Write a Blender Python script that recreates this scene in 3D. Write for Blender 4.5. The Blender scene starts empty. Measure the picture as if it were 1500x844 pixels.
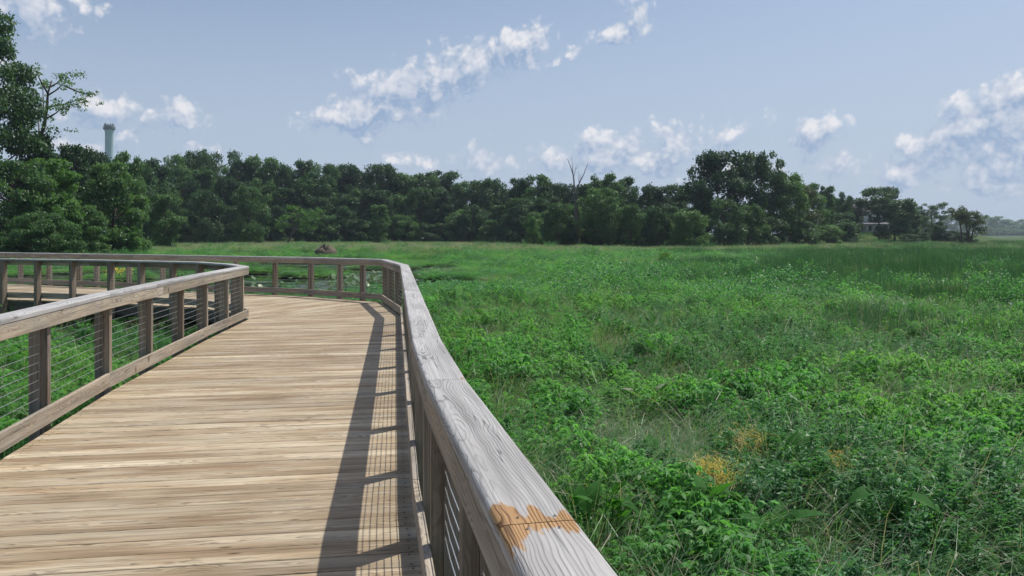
import bpy, math, random
import numpy as np
from mathutils import Vector, Matrix

random.seed(7)
rng = np.random.default_rng(7)
scene = bpy.context.scene
COL = scene.collection
PI = math.pi

# ------------------------------------------------------------------ camera, light, sky, exposure
EYE = 1.65          # eye above the deck (deck top is z = 0)
FPX = 1133.0        # focal length in pixels of the 1500 px wide photograph
HZ = 342.0          # row of the horizon
GROUND = -1.0
WATER = -1.07

cam_d = bpy.data.cameras.new('camera')
cam = bpy.data.objects.new('camera', cam_d)
COL.objects.link(cam)
cam.location = (0, 0, EYE)
cam.rotation_euler = (PI / 2, 0, 0)
cam_d.sensor_width = 36.0
cam_d.lens = FPX / 1500 * 36.0
cam_d.shift_y = -(422 - HZ) / 1500
cam_d.clip_start = 0.05
cam_d.clip_end = 8000
scene.camera = cam

SUN_EL, SUN_AZ = 60.7, 50.0       # azimuth clockwise from +Y (the view direction)
sun_d = bpy.data.lights.new('sun', 'SUN')
sun_d.energy = 3.3
sun_d.angle = math.radians(0.55)
sun_d.color = (1.0, 0.95, 0.87)
sun = bpy.data.objects.new('sun', sun_d)
COL.objects.link(sun)
sv = Vector((math.sin(math.radians(SUN_AZ)) * math.cos(math.radians(SUN_EL)),
             math.cos(math.radians(SUN_AZ)) * math.cos(math.radians(SUN_EL)),
             math.sin(math.radians(SUN_EL))))
sun.rotation_euler = (-sv).to_track_quat('-Z', 'Y').to_euler()
sun.location = sv * 60

scene.view_settings.view_transform = 'Standard'
scene.view_settings.look = 'None'
scene.view_settings.gamma = 1.0
scene.view_settings.use_curve_mapping = False
scene.view_settings.exposure = 0.40
SKY_STRENGTH = 0.082
HAZE = 0.00024

scene.cycles.max_bounces = 8
scene.cycles.diffuse_bounces = 4
scene.cycles.glossy_bounces = 2
scene.cycles.transmission_bounces = 4
scene.cycles.volume_bounces = 0
scene.cycles.transparent_max_bounces = 6
scene.cycles.use_adaptive_sampling = True
scene.cycles.adaptive_threshold = 0.02


class NT:
    """small helper to wire nodes"""
    def __init__(s, tree):
        s.t = tree

    def n(s, kind, props=None, **ins):
        nd = s.t.nodes.new(kind)
        for k, v in (props or {}).items():
            setattr(nd, k, v)
        for k, v in ins.items():
            key = int(k[1:]) if k[0] == '_' and k[1:].isdigit() else k.replace('_', ' ')
            sock = nd.inputs[key]
            if isinstance(v, bpy.types.NodeSocket):
                s.t.links.new(v, sock)
            else:
                sock.default_value = v
        return nd

    def m(s, op, a, b=0.0, c=0.0, clamp=False):
        nd = s.n('ShaderNodeMath', {'operation': op, 'use_clamp': clamp}, _0=a, _1=b)
        if op in ('MULTIPLY_ADD', 'COMPARE', 'SMOOTH_MAX', 'SMOOTH_MIN'):
            if isinstance(c, bpy.types.NodeSocket):
                s.t.links.new(c, nd.inputs[2])
            else:
                nd.inputs[2].default_value = c
        return nd.outputs[0]

    def vm(s, op, a, b=(0, 0, 0), sc=None):
        nd = s.n('ShaderNodeVectorMath', {'operation': op}, _0=a)
        if op == 'SCALE':
            if isinstance(sc, bpy.types.NodeSocket):
                s.t.links.new(sc, nd.inputs['Scale'])
            else:
                nd.inputs['Scale'].default_value = sc
        elif op != 'LENGTH':
            if isinstance(b, bpy.types.NodeSocket):
                s.t.links.new(b, nd.inputs[1])
            else:
                nd.inputs[1].default_value = b
        return nd.outputs['Value'] if op in ('LENGTH', 'DOT_PRODUCT', 'DISTANCE') else nd.outputs[0]

    def noise(s, vec, scale, detail=2.0, rough=0.5, dim='3D', out=0, dist=0.0):
        nd = s.n('ShaderNodeTexNoise', {'noise_dimensions': dim}, Scale=scale, Detail=detail, Roughness=rough, Distortion=dist)
        s.t.links.new(vec, nd.inputs['Vector'])
        return nd.outputs[out]

    def rng(s, v, a, b, c=0.0, d=1.0, smooth=False):
        nd = s.n('ShaderNodeMapRange', {'interpolation_type': 'SMOOTHSTEP' if smooth else 'LINEAR'}, _0=v, _1=a, _2=b, _3=c, _4=d)
        return nd.outputs[0]

    def mix(s, f, a, b, blend='MIX'):
        nd = s.n('ShaderNodeMix', {'data_type': 'RGBA', 'blend_type': blend})
        for sock, v in ((nd.inputs[0], f), (nd.inputs[6], a), (nd.inputs[7], b)):
            if isinstance(v, bpy.types.NodeSocket):
                s.t.links.new(v, sock)
            else:
                sock.default_value = v if not isinstance(v, tuple) or len(v) == 4 else (*v, 1)
        return nd.outputs[2]


# ---- world: Nishita sky with cumulus clouds laid out by azimuth and elevation
def azel(px, py):
    u = (px - 750) / FPX
    w = (HZ - py) / FPX
    return math.atan(u), math.atan(w / math.sqrt(1 + u * u))


world = bpy.data.worlds.new('World')
scene.world = world
world.use_nodes = True
wt = world.node_tree
wt.nodes.clear()
W = NT(wt)
sky = W.n('ShaderNodeTexSky', {'sky_type': 'NISHITA', 'sun_disc': False, 'sun_elevation': math.radians(SUN_EL),
                               'sun_rotation': math.radians(SUN_AZ), 'altitude': 20.0, 'air_density': 1.0,
                               'dust_density': 2.0, 'ozone_density': 2.6})
CLOUDS = [  # column, row, half width, half height, turn in degrees, weight
    (512, 176, 44, 18, 0, 1.0), (545, 150, 42, 30, 8, 1.1), (575, 160, 60, 20, 0, 0.95), (592, 130, 38, 28, 10, 1.0), (628, 116, 44, 24, 15, 1.1),
    (665, 100, 46, 26, 18, 1.1), (712, 88, 46, 22, 20, 1.0), (760, 72, 40, 28, 30, 1.05), (785, 48, 18, 18, 40, 1.0), (655, 130, 62, 18, 15, 0.8),
    (535, 205, 36, 8, 0, 0.7), (860, 60, 46, 11, 22, 0.75), (905, 50, 34, 14, 10, 0.8), (930, 26, 22, 24, 30, 0.9), (812, 86, 22, 7, 25, 0.6),
    (690, 236, 34, 24, -4, 0.75), (740, 246, 40, 16, 0, 0.7), (818, 236, 32, 22, 0, 0.75), (880, 222, 44, 26, 0, 0.95), (915, 248, 70, 18, 0, 0.9),
    (985, 215, 50, 28, 16, 0.95), (1060, 192, 84, 16, 10, 0.62), (1040, 240, 60, 20, 0, 0.7), (1203, 196, 34, 18, 0, 0.95), (1226, 240, 46, 20, 0, 0.7),
    (1316, 256, 40, 20, 0, 0.85), (1405, 212, 44, 20, 0, 1.1), (1425, 180, 38, 20, 0, 1.0), (1475, 215, 50, 26, 0, 1.0), (1485, 165, 50, 26, 6, 1.0), (1530, 130, 50, 26, 0, 0.9),
    (1440, 266, 56, 18, 0, 0.75), (1495, 262, 46, 22, 0, 0.7), (1125, 262, 60, 18, 0, 0.6), (155, 156, 34, 17, 0, 0.9), (130, 176, 40, 14, 0, 0.7), (265, 174, 38, 18, 5, 0.85),
    (182, 198, 22, 8, 0, 0.8), (34, 16, 48, 26, -10, 0.95), (112, 4, 30, 14, 0, 0.75), (96, 214, 60, 16, 0, 0.75),
    (292, 220, 46, 12, 0, 0.6), (600, 238, 40, 13, 0, 0.75), (-90, 120, 80, 40, 0, 0.9), (1660, 110, 80, 40, 0, 1.0)]
ng = bpy.data.node_groups.new('cloud_height', 'ShaderNodeTree')
ng.interface.new_socket('P', in_out='INPUT', socket_type='NodeSocketVector')
ng.interface.new_socket('H', in_out='OUTPUT', socket_type='NodeSocketFloat')
G = NT(ng)
gi, go = ng.nodes.new('NodeGroupInput'), ng.nodes.new('NodeGroupOutput')
P = gi.outputs[0]
warp = G.noise(P, 12.0, 4.0, 0.6, out=1)
Pw = G.vm('ADD', P, G.vm('SCALE', G.vm('SUBTRACT', warp, (0.5, 0.5, 0.5)), sc=0.055))
acc = None
for ci_, (px, py, rx, ry, rot, wgt) in enumerate(CLOUDS):
    if ci_ > 9: wgt += 0.19
    else: wgt += 0.13
    if ci_ == 0: wgt += 0.15
    a, e = azel(px, py)
    mp = G.n('ShaderNodeMapping', {'vector_type': 'TEXTURE'}, Vector=Pw, Location=(a, e, 0),
             Rotation=(0, 0, math.radians(rot)), Scale=(rx * 1.45 / FPX, ry * 1.5 / FPX, 1.0))
    L = G.vm('LENGTH', mp.outputs[0])
    v = G.m('MULTIPLY_ADD', L, -1.0, wgt)
    acc = v if acc is None else G.m('SMOOTH_MAX', acc, v, 0.25)
# generic cumulus for the rest of the sky, out of the frame
sp = G.n('ShaderNodeSeparateXYZ', Vector=P)
aabs = G.m('ABSOLUTE', sp.outputs[0])
gate = G.m('MAXIMUM', G.rng(aabs, 0.75, 1.0), G.rng(sp.outputs[1], 0.42, 0.6))
far = G.rng(G.noise(P, 3.2, 3.0, 0.5), 0.43, 0.66, -1.0, 0.9)
acc = G.m('MAXIMUM', acc, G.m('MULTIPLY_ADD', G.m('SUBTRACT', gate, 1.0), 2.0, far))
fb = G.noise(P, 24.0, 8.0, 0.62)
vo1 = G.n('ShaderNodeTexVoronoi', {'feature': 'SMOOTH_F1'}, Vector=Pw, Scale=62.0, Smoothness=0.35)
vo2 = G.n('ShaderNodeTexVoronoi', {'feature': 'SMOOTH_F1'}, Vector=Pw, Scale=135.0, Smoothness=0.3)
bil = G.m('ADD', G.m('MULTIPLY', G.m('SUBTRACT', 0.42, vo1.outputs['Distance']), 0.55), G.m('MULTIPLY', G.m('SUBTRACT', 0.42, vo2.outputs['Distance']), 0.32))
H = G.m('ADD', bil, G.m('MULTIPLY_ADD', G.m('SUBTRACT', fb, 0.5), 1.9, G.m('MAXIMUM', acc, -1.2)))
ng.links.new(H, go.inputs[0])

tc = W.n('ShaderNodeTexCoord')
sx = W.n('ShaderNodeSeparateXYZ', Vector=tc.outputs['Generated'])
az = W.m('ARCTAN2', sx.outputs[0], sx.outputs[1])
hor = W.m('SQRT', W.m('ADD', W.m('POWER', sx.outputs[0], 2.0), W.m('POWER', sx.outputs[1], 2.0)))
el = W.m('ARCTAN2', sx.outputs[2], hor)
P0 = W.n('ShaderNodeCombineXYZ', X=az, Y=el, Z=0.37).outputs[0]
def hgt(vec):
    g = wt.nodes.new('ShaderNodeGroup'); g.node_tree = ng
    wt.links.new(vec, g.inputs[0]); return g.outputs[0]
H0 = hgt(P0)
H2 = hgt(W.vm('ADD', P0, (0.007, 0.016, 0)))
dens = W.rng(H0, -0.02, 0.55, smooth=True)
dens = W.m('MULTIPLY', dens, W.rng(el, 0.0, 0.03))
relief = W.m('MULTIPLY', W.m('SUBTRACT', H0, H2), 0.95)
lit = W.m('ADD', relief, 0.27, clamp=True)
ccol = W.mix(lit, (0.255, 0.355, 0.52), (0.76, 0.75, 0.77))
veil = W.rng(el, 0.0, 0.45, 0.90, 0.02, smooth=True)
bg_sky = W.n('ShaderNodeBackground', Color=sky.outputs[0], Strength=SKY_STRENGTH)
bg_veil = W.n('ShaderNodeBackground', Color=(0.365, 0.435, 0.55, 1), Strength=1.0)
bg_mix = W.n('ShaderNodeMixShader', _0=veil, _1=bg_sky.outputs[0], _2=bg_veil.outputs[0])
bg_cl = W.n('ShaderNodeBackground', Color=ccol, Strength=0.88)
mx = W.n('ShaderNodeMixShader', _0=W.m('MULTIPLY', dens, 0.88), _1=bg_mix.outputs[0], _2=bg_cl.outputs[0])
wo = W.n('ShaderNodeOutputWorld', Surface=mx.outputs[0])
world.cycles.sampling_method = 'MANUAL'
world.cycles.sample_map_resolution = 512

# ------------------------------------------------------------------ object helpers
def set_props(o, label=None, cat=None, group=None, kind=None):
    if label: o['label'] = label
    if cat: o['category'] = cat
    if group: o['group'] = group
    if kind: o['kind'] = kind
    return o

def empty(name, loc=(0, 0, 0), rz=0.0, **kw):
    o = bpy.data.objects.new(name, None)
    o.empty_display_size = 0.2
    o.location = loc
    o.rotation_euler = (0, 0, rz)
    COL.objects.link(o)
    return set_props(o, **kw)

def mesh_from(name, verts, faces, mat=None, smooth=False):
    me = bpy.data.meshes.new(name)
    me.from_pydata([tuple(v) for v in verts], [], [tuple(f) for f in faces])
    if mat: me.materials.append(mat)
    if smooth:
        me.polygons.foreach_set('use_smooth', [True] * len(me.polygons))
    me.update()
    return me

def link(name, me, parent=None, loc=None, rot=None, **kw):
    o = bpy.data.objects.new(name, me)
    COL.objects.link(o)
    if parent: o.parent = parent
    if loc is not None: o.location = loc
    if rot is not None: o.rotation_euler = rot
    return set_props(o, **kw)

def quads_mesh(name, V, mat, tone=None, idx=None, smooth=False, mats=None):
    """V: (n,4,3) quads -> mesh, optional per-quad tone attribute and material index"""
    n = len(V)
    me = bpy.data.meshes.new(name)
    me.vertices.add(n * 4)
    me.vertices.foreach_set('co', V.reshape(-1).astype(np.float32))
    me.loops.add(n * 4)
    me.loops.foreach_set('vertex_index', np.arange(n * 4, dtype=np.int32))
    me.polygons.add(n)
    me.polygons.foreach_set('loop_start', np.arange(0, n * 4, 4, dtype=np.int32))
    me.polygons.foreach_set('loop_total', np.full(n, 4, dtype=np.int32))
    for m_ in (mats or [mat]):
        me.materials.append(m_)
    if idx is not None:
        me.polygons.foreach_set('material_index', idx.astype(np.int32))
    me.update(calc_edges=True)
    if tone is not None:
        at = me.attributes.new('tone', 'FLOAT', 'FACE')
        at.data.foreach_set('value', tone.astype(np.float32))
    return me

class MB:
    """collects boxes and tubes into one mesh"""
    def __init__(s): s.v, s.f = [], []
    def add(s, v, f):
        b = len(s.v); s.v += [tuple(x) for x in v]; s.f += [tuple(i + b for i in q) for q in f]
    def box(s, x0, x1, y0, y1, z0, z1, M=None):
        v = [Vector(p) for p in ((x0, y0, z0), (x1, y0, z0), (x1, y1, z0), (x0, y1, z0), (x0, y0, z1), (x1, y0, z1), (x1, y1, z1), (x0, y1, z1))]
        if M: v = [M @ p for p in v]
        s.add(v, ((0, 3, 2, 1), (4, 5, 6, 7), (0, 1, 5, 4), (1, 2, 6, 5), (2, 3, 7, 6), (3, 0, 4, 7)))
    def tube(s, pts, rad, n=6, cap=True):
        pts = [Vector(p) for p in pts]
        if not hasattr(rad, '__len__'): rad = [rad] * len(pts)
        vs, fs, up = [], [], None
        for i, p in enumerate(pts):
            d = (pts[min(i + 1, len(pts) - 1)] - pts[max(i - 1, 0)]).normalized()
            if up is None: up = d.orthogonal().normalized()
            a = (up - d * up.dot(d)).normalized(); b = d.cross(a); up = a
            for k in range(n):
                t = 2 * PI * k / n
                vs.append(p + (a * math.cos(t) + b * math.sin(t)) * rad[i])
        for i in range(len(pts) - 1):
            for k in range(n):
                fs.append((i * n + k, i * n + (k + 1) % n, (i + 1) * n + (k + 1) % n, (i + 1) * n + k))
        if cap:
            fs.append(tuple(range(n))[::-1]); fs.append(tuple((len(pts) - 1) * n + k for k in range(n)))
        s.add(vs, fs)
    def mesh(s, name, mat, smooth=False): return mesh_from(name, s.v, s.f, mat, smooth)

# ------------------------------------------------------------------ materials
def new_mat(name):
    m = bpy.data.materials.new(name)
    m.use_nodes = True
    m.node_tree.nodes.clear()
    return m, NT(m.node_tree)

def finish(T, shader, disp=None):
    T.n('ShaderNodeOutputMaterial', Surface=shader)

def plain(name, col, rough=0.8, noise_amt=0.25, scale=3.0, metal=0.0, spec=0.3):
    m, T = new_mat(name)
    tc = T.n('ShaderNodeTexCoord')
    nz = T.noise(tc.outputs['Object'], scale, 5.0, 0.6)
    c = T.mix(1.0, (*col, 1), T.n('ShaderNodeCombineColor', _0=T.rng(nz, 0.25, 0.75, 1 - noise_amt, 1 + noise_amt), _1=T.rng(nz, 0.25, 0.75, 1 - noise_amt, 1 + noise_amt), _2=T.rng(nz, 0.25, 0.75, 1 - noise_amt, 1 + noise_amt)).outputs[0], 'MULTIPLY')
    b = T.n('ShaderNodeBsdfPrincipled', Base_Color=c, Roughness=rough, Metallic=metal)
    b.inputs['Specular IOR Level'].default_value = spec
    finish(T, b.outputs[0])
    return m

def wood(name, lo, hi, ring_dark=0.6, ring=0.0075, ring_amt=0.8, weather=None, weather_amt=0.0, rough=0.75, bare=None, var=0.22, fine=0.35, bump=0.5, knots=True, lw=0.35, brf=13.0):
    """weathered sawn timber, the grain runs along local X"""
    m, T = new_mat(name)
    tc = T.n('ShaderNodeTexCoord')
    oi = T.n('ShaderNodeObjectInfo')
    r = oi.outputs['Random']
    v = tc.outputs['Object']
    off = T.n('ShaderNodeCombineXYZ', X=T.m('MULTIPLY', r, 41.0), Y=T.m('MULTIPLY', r, 17.0), Z=T.m('MULTIPLY', r, 29.0)).outputs[0]
    sxyz = T.n('ShaderNodeSeparateXYZ', Vector=v)
    x, y, z = sxyz.outputs
    w1 = T.noise(T.vm('ADD', T.vm('MULTIPLY', v, (0.9, 3.0, 3.0)), off), 1.0, 3.0, 0.5)
    w2 = T.noise(T.vm('ADD', T.vm('MULTIPLY', v, (2.6, 9.0, 9.0)), off), 1.0, 2.0, 0.5)
    r2 = T.m('FRACT', T.m('MULTIPLY', r, 13.7))
    yy = T.m('ADD', y, T.m('ADD', T.m('MULTIPLY', T.m('SUBTRACT', r2, 0.5), 0.16), T.m('MULTIPLY', T.m('SUBTRACT', w1, 0.5), 0.24)))
    zz = T.m('ADD', T.m('ADD', z, 0.045), T.m('ADD', T.m('MULTIPLY', x, T.m('MULTIPLY', T.m('SUBTRACT', r, 0.5), 0.04)), T.m('MULTIPLY', T.m('SUBTRACT', w2, 0.5), 0.09)))
    rad = T.m('SQRT', T.m('ADD', T.m('MULTIPLY', yy, yy), T.m('MULTIPLY', zz, zz)))
    ph = T.m('FRACT', T.m('DIVIDE', rad, ring))
    late = T.m('MULTIPLY', T.rng(ph, lw, 0.93, smooth=True), T.rng(ph, 0.93, 1.0, 1.0, 0.0))
    st = T.noise(T.vm('ADD', T.vm('MULTIPLY', v, (1.3, 55.0, 55.0)), off), 1.0, 3.0, 0.6)
    br = T.noise(T.vm('ADD', T.vm('MULTIPLY', v, (0.7, brf, brf)), off), 1.0, 3.0, 0.55)
    c = T.mix(T.rng(br, 0.3, 0.7), (*lo, 1), (*hi, 1))
    if weather:
        wn = T.noise(T.vm('ADD', T.vm('MULTIPLY', v, (1.1, 5.0, 5.0)), off), 1.0, 4.0, 0.6)
        c = T.mix(T.m('MULTIPLY', T.rng(wn, 0.38, 0.62, smooth=True), weather_amt), c, (*weather, 1))
    if bare:
        # bare orange timber where the silvered skin has worn off round a joint (object origin = joint)
        cy, cx0, cx1 = bare
        nb = T.noise(T.vm('MULTIPLY', v, (14.0, 26.0, 26.0)), 1.0, 4.0, 0.6)
        nb2 = T.noise(T.vm('MULTIPLY', v, (2.0, 22.0, 22.0)), 1.0, 2.0, 0.5)
        reach = T.m('ADD', T.rng(y, -0.19, 0.0, cx0, cx1), T.m('ADD', T.m('MULTIPLY', T.m('SUBTRACT', nb, 0.5), 0.16), T.m('MULTIPLY', T.m('SUBTRACT', nb2, 0.5), 0.30)))
        msk = T.rng(T.m('SUBTRACT', reach, T.m('ABSOLUTE', x)), -0.012, 0.02, smooth=True)
        msk = T.m('MULTIPLY', msk, T.rng(z, cy, cy + 0.01))
        c = T.mix(msk, c, T.mix(late, T.mix(st, (0.34, 0.195, 0.08, 1), (0.47, 0.295, 0.145, 1)), (0.21, 0.10, 0.04, 1)))
    am = T.noise(T.vm('ADD', T.vm('MULTIPLY', v, (2.2, 16.0, 16.0)), off), 1.0, 3.0, 0.6)
    dk = T.m('MULTIPLY', late, T.m('MULTIPLY', T.rng(am, 0.36, 0.62, 0.12, 1.2), ring_amt))
    ringc = T.m('MULTIPLY_ADD', dk, ring_dark - 1.0, 1.0)
    finec = T.rng(st, 0.28, 0.72, 1 - fine, 1 + fine * 0.6)
    tone = T.rng(T.m('FRACT', T.m('MULTIPLY', r, 7.31)), 0, 1, 1 - var, 1 + var)
    k = T.m('MULTIPLY', T.m('MULTIPLY', ringc, finec), tone)
    # cracks: thin dark checks along the grain
    ck = T.noise(T.vm('ADD', T.vm('MULTIPLY', v, (0.55, 34.0, 34.0)), off), 1.0, 1.0, 0.5)
    crack = T.rng(T.m('ABSOLUTE', T.m('SUBTRACT', ck, 0.36)), 0.0, 0.012, 0.35, 1.0)
    k = T.m('MULTIPLY', k, crack)
    kc = T.n('ShaderNodeCombineColor', _0=k, _1=k, _2=k).outputs[0]
    c = T.mix(1.0, c, kc, 'MULTIPLY')
    if knots:
        vo = T.n('ShaderNodeTexVoronoi', {'feature': 'F1'}, Scale=1.0, Vector=T.vm('ADD', T.vm('MULTIPLY', v, (2.2, 7.0, 2.0)), off))
        kn = T.rng(vo.outputs['Distance'], 0.03, 0.10, 0.35, 1.0)
        c = T.mix(1.0, c, T.n('ShaderNodeCombineColor', _0=kn, _1=T.m('MULTIPLY', kn, T.rng(kn, 0.35, 1.0, 0.86, 1.0)), _2=T.m('MULTIPLY', kn, T.rng(kn, 0.35, 1.0, 0.7, 1.0))).outputs[0], 'MULTIPLY')
    hb = T.m('ADD', T.m('ADD', T.m('MULTIPLY', late, 0.5), T.m('MULTIPLY', st, 0.5)), crack)
    bp = T.n('ShaderNodeBump', Strength=bump, Distance=0.003, Height=hb)
    b = T.n('ShaderNodeBsdfPrincipled', Base_Color=c, Roughness=rough, Normal=bp.outputs[0])
    b.inputs['Specular IOR Level'].default_value = 0.25
    finish(T, b.outputs[0])
    return m

M_PLANK = wood('deck_wood', (0.29, 0.205, 0.125), (0.49, 0.385, 0.245), 0.48, 0.012, 0.8, (0.55, 0.485, 0.37), 0.55, 0.7, var=0.19, fine=0.30, bump=0.6, brf=6.0)
M_CAP = wood('silvered_wood', (0.325, 0.315, 0.305), (0.485, 0.475, 0.465), 0.36, 0.0095, 0.72, (0.51, 0.50, 0.49), 0.6, 0.65, var=0.08, fine=0.25, bump=0.5, knots=False, lw=0.55)
M_CAP_BARE = wood('silvered_wood_worn_bare', (0.325, 0.315, 0.305), (0.485, 0.475, 0.465), 0.36, 0.0095, 0.72, (0.51, 0.50, 0.49), 0.6, 0.65, bare=(-0.02, 0.02, 0.115), var=0.05, fine=0.25, bump=0.5, knots=False, lw=0.55)
M_CAP_EDGE = wood('silvered_wood_bare_edge', (0.325, 0.315, 0.305), (0.485, 0.475, 0.465), 0.36, 0.0095, 0.72, (0.51, 0.50, 0.49), 0.6, 0.65, bare=(-0.02, 0.10, -0.45), var=0.05, fine=0.25, bump=0.5, knots=False, lw=0.55)
M_FASCIA = wood('fascia_wood', (0.29, 0.25, 0.20), (0.47, 0.42, 0.355), 0.5, 0.010, 0.8, (0.50, 0.40, 0.28), 0.5, 0.75, var=0.16, bump=0.6)
M_POST = wood('post_wood', (0.25, 0.19, 0.135), (0.40, 0.325, 0.245), 0.55, 0.010, 0.7, (0.29, 0.26, 0.23), 0.6, 0.8, var=0.2)
M_BEAM = wood('substructure_wood', (0.10, 0.085, 0.07), (0.17, 0.15, 0.125), 0.65, 0.009, 0.5, (0.12, 0.13, 0.10), 0.6, 0.85, var=0.15)
M_CABLE = plain('steel_cable', (0.62, 0.62, 0.60), 0.35, 0.05, 40.0, metal=0.85)
M_SCREW = plain('screw_head', (0.05, 0.045, 0.04), 0.6, 0.2, 60.0)
M_BARK = plain('bark', (0.10, 0.085, 0.07), 0.9, 0.4, 6.0)
M_DEADWOOD = plain('dead_bark', (0.16, 0.14, 0.13), 0.9, 0.3, 4.0)

def leaf(name, a, b, trans=0.35, rough=0.5, patch=None, patch_scale=0.05, spec=0.35, tcol=None):
    """foliage: base colour varies by plant, by leaf (tone attribute) and in broad patches over the ground"""
    m, T = new_mat(name)
    oi = T.n('ShaderNodeObjectInfo')
    at = T.n('ShaderNodeAttribute', {'attribute_name': 'tone'})
    ge = T.n('ShaderNodeNewGeometry')
    f = T.m('ADD', T.m('MULTIPLY', oi.outputs['Random'], 0.55), T.m('MULTIPLY', at.outputs['Fac'], 0.45), clamp=True)
    c = T.mix(f, (*a, 1), (*b, 1))
    if patch:
        pn = T.noise(ge.outputs['Position'], patch_scale, 3.0, 0.55)
        c = T.mix(T.rng(pn, 0.46, 0.66, 0.0, 0.75, smooth=True), c, (*patch, 1))
    p = T.n('ShaderNodeBsdfPrincipled', Base_Color=c, Roughness=rough)
    p.inputs['Specular IOR Level'].default_value = spec
    tl = T.n('ShaderNodeBsdfTranslucent', Color=T.mix(1.0, c, (1.25, 1.35, 0.6, 1) if tcol is None else tcol, 'MULTIPLY'))
    ms = T.n('ShaderNodeMixShader', _0=trans, _1=p.outputs[0], _2=tl.outputs[0])
    finish(T, ms.outputs[0])
    return m

# ------------------------------------------------------------------ terrain, water
def vnoise(x, y, s, seed=0):
    """smooth value noise on arrays"""
    r = np.random.default_rng(1000 + seed)
    tab = r.random((64, 64))
    u, v = np.asarray(x) / s, np.asarray(y) / s
    i, j = np.floor(u).astype(int), np.floor(v).astype(int)
    fu, fv = u - i, v - j
    fu, fv = fu * fu * (3 - 2 * fu), fv * fv * (3 - 2 * fv)
    g = lambda a, b: tab[a % 64, b % 64]
    return (g(i, j) * (1 - fu) + g(i + 1, j) * fu) * (1 - fv) + (g(i, j + 1) * (1 - fu) + g(i + 1, j + 1) * fu) * fv

ISLANDS = [(-12.5, 48, 2.3, 1.8), (-18.5, 53, 3.0, 2.4), (-9.5, 59, 2.6, 2.0), (-16, 39, 1.2, 1.0), (-23, 46, 2.0, 1.6)]
def pond(x, y):
    """> 0 inside the open water"""
    x, y = np.asarray(x, float), np.asarray(y, float)
    n = (vnoise(x, y, 5.0, 3) - 0.5) * 0.55 + (vnoise(x, y, 2.0, 4) - 0.5) * 0.2
    a = 1 - np.sqrt(((x + 16) / 12.5) ** 2 + ((y - 47) / 21.0) ** 2) + n
    b = 1 - np.sqrt(((x + 16) / 17.0) ** 2 + ((y - 89) / 8.0) ** 2) + n * 0.6
    w = np.maximum(a, b)
    for (ix, iy, rx, ry) in ISLANDS:
        w = np.minimum(w, (np.sqrt(((x - ix) / rx) ** 2 + ((y - iy) / ry) ** 2) - 1) * 0.6)
    return w

def bank(x, y):
    """the low bank below the house"""
    x, y = np.asarray(x, float), np.asarray(y, float)
    u = x / np.maximum(y, 1)
    k = np.clip((u - 0.36) / 0.06, 0, 1) * np.clip((0.66 - u) / 0.07, 0, 1)
    d = np.clip((y - 178) / 16, 0, 1) * np.clip((330 - y) / 60, 0, 1)
    s = k * k * (3 - 2 * k) * d * d * (3 - 2 * d)
    return s * 2.3

def ground_z(x, y):
    w = pond(x, y)
    z = GROUND + (vnoise(x, y, 3.0, 8) - 0.5) * 0.12 + bank(x, y)
    return z - np.clip(w * 4, 0, 1) * 0.5

def axis(a, b, n, k):
    t = np.linspace(-1, 1, n)
    return (a + b) / 2 + np.sinh(t * k) / np.sinh(k) * (b - a) / 2
gx = axis(-2600, 2600, 261, 6.5)
gy = np.concatenate([[-1500, -600, -250, -100, -50, -25], np.linspace(-12, 110, 190), 110 + 2490 * (np.linspace(0, 1, 75)[1:] ** 2.6)])
X, Y = np.meshgrid(gx, gy)
Z = ground_z(X, Y)
nv = np.stack([X, Y, Z], -1).reshape(-1, 3)
nx, ny = len(gx), len(gy)
gfaces = [(j * nx + i, j * nx + i + 1, (j + 1) * nx + i + 1, (j + 1) * nx + i) for j in range(ny - 1) for i in range(nx - 1)]
m, T = new_mat('marsh_soil')
ge = T.n('ShaderNodeNewGeometry')
n1 = T.noise(ge.outputs['Position'], 0.12, 6.0, 0.6)
n2 = T.noise(ge.outputs['Position'], 3.0, 4.0, 0.6)
n3 = T.noise(ge.outputs['Position'], 0.03, 4.0, 0.6)
mud = T.mix(n2, (0.018, 0.017, 0.011, 1), (0.035, 0.04, 0.018, 1))
grn = T.mix(n1, (0.045, 0.085, 0.028, 1), (0.085, 0.125, 0.045, 1))
grn = T.mix(T.rng(n3, 0.4, 0.6), grn, (0.06, 0.10, 0.04, 1))
sy = T.n('ShaderNodeSeparateXYZ', Vector=ge.outputs['Position'])
dd = T.vm('LENGTH', ge.outputs['Position'])
cg = T.mix(T.rng(dd, 90, 190), mud, grn)
pb = T.n('ShaderNodeBsdfPrincipled', Base_Color=cg, Roughness=0.95)
pb.inputs['Specular IOR Level'].default_value = 0.1
finish(T, pb.outputs[0])
link('ground', mesh_from('ground', nv, gfaces, m, True), kind='structure', label='flat dark marsh soil under the plants')

m, T = new_mat('pond_water')
ge = T.n('ShaderNodeNewGeometry')
nz = T.noise(ge.outputs['Position'], 2.5, 3.0, 0.5)
bp = T.n('ShaderNodeBump', Strength=0.08, Distance=0.05, Height=nz)
alg = T.noise(ge.outputs['Position'], 0.35, 5.0, 0.65)
wc = T.mix(T.rng(alg, 0.5, 0.62, smooth=True), (0.012, 0.017, 0.010, 1), (0.04, 0.06, 0.022, 1))
pb = T.n('ShaderNodeBsdfPrincipled', Base_Color=wc, Roughness=T.rng(alg, 0.5, 0.62, 0.06, 0.5), Normal=bp.outputs[0])
pb.inputs['IOR'].default_value = 1.33
finish(T, pb.outputs[0])
link('pond_water', mesh_from('pond_water', [(-60, 20, WATER), (40, 20, WATER), (40, 115, WATER), (-60, 115, WATER)], [(0, 1, 2, 3)], m), kind='structure', label='dark still water of the marsh pond')

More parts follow.
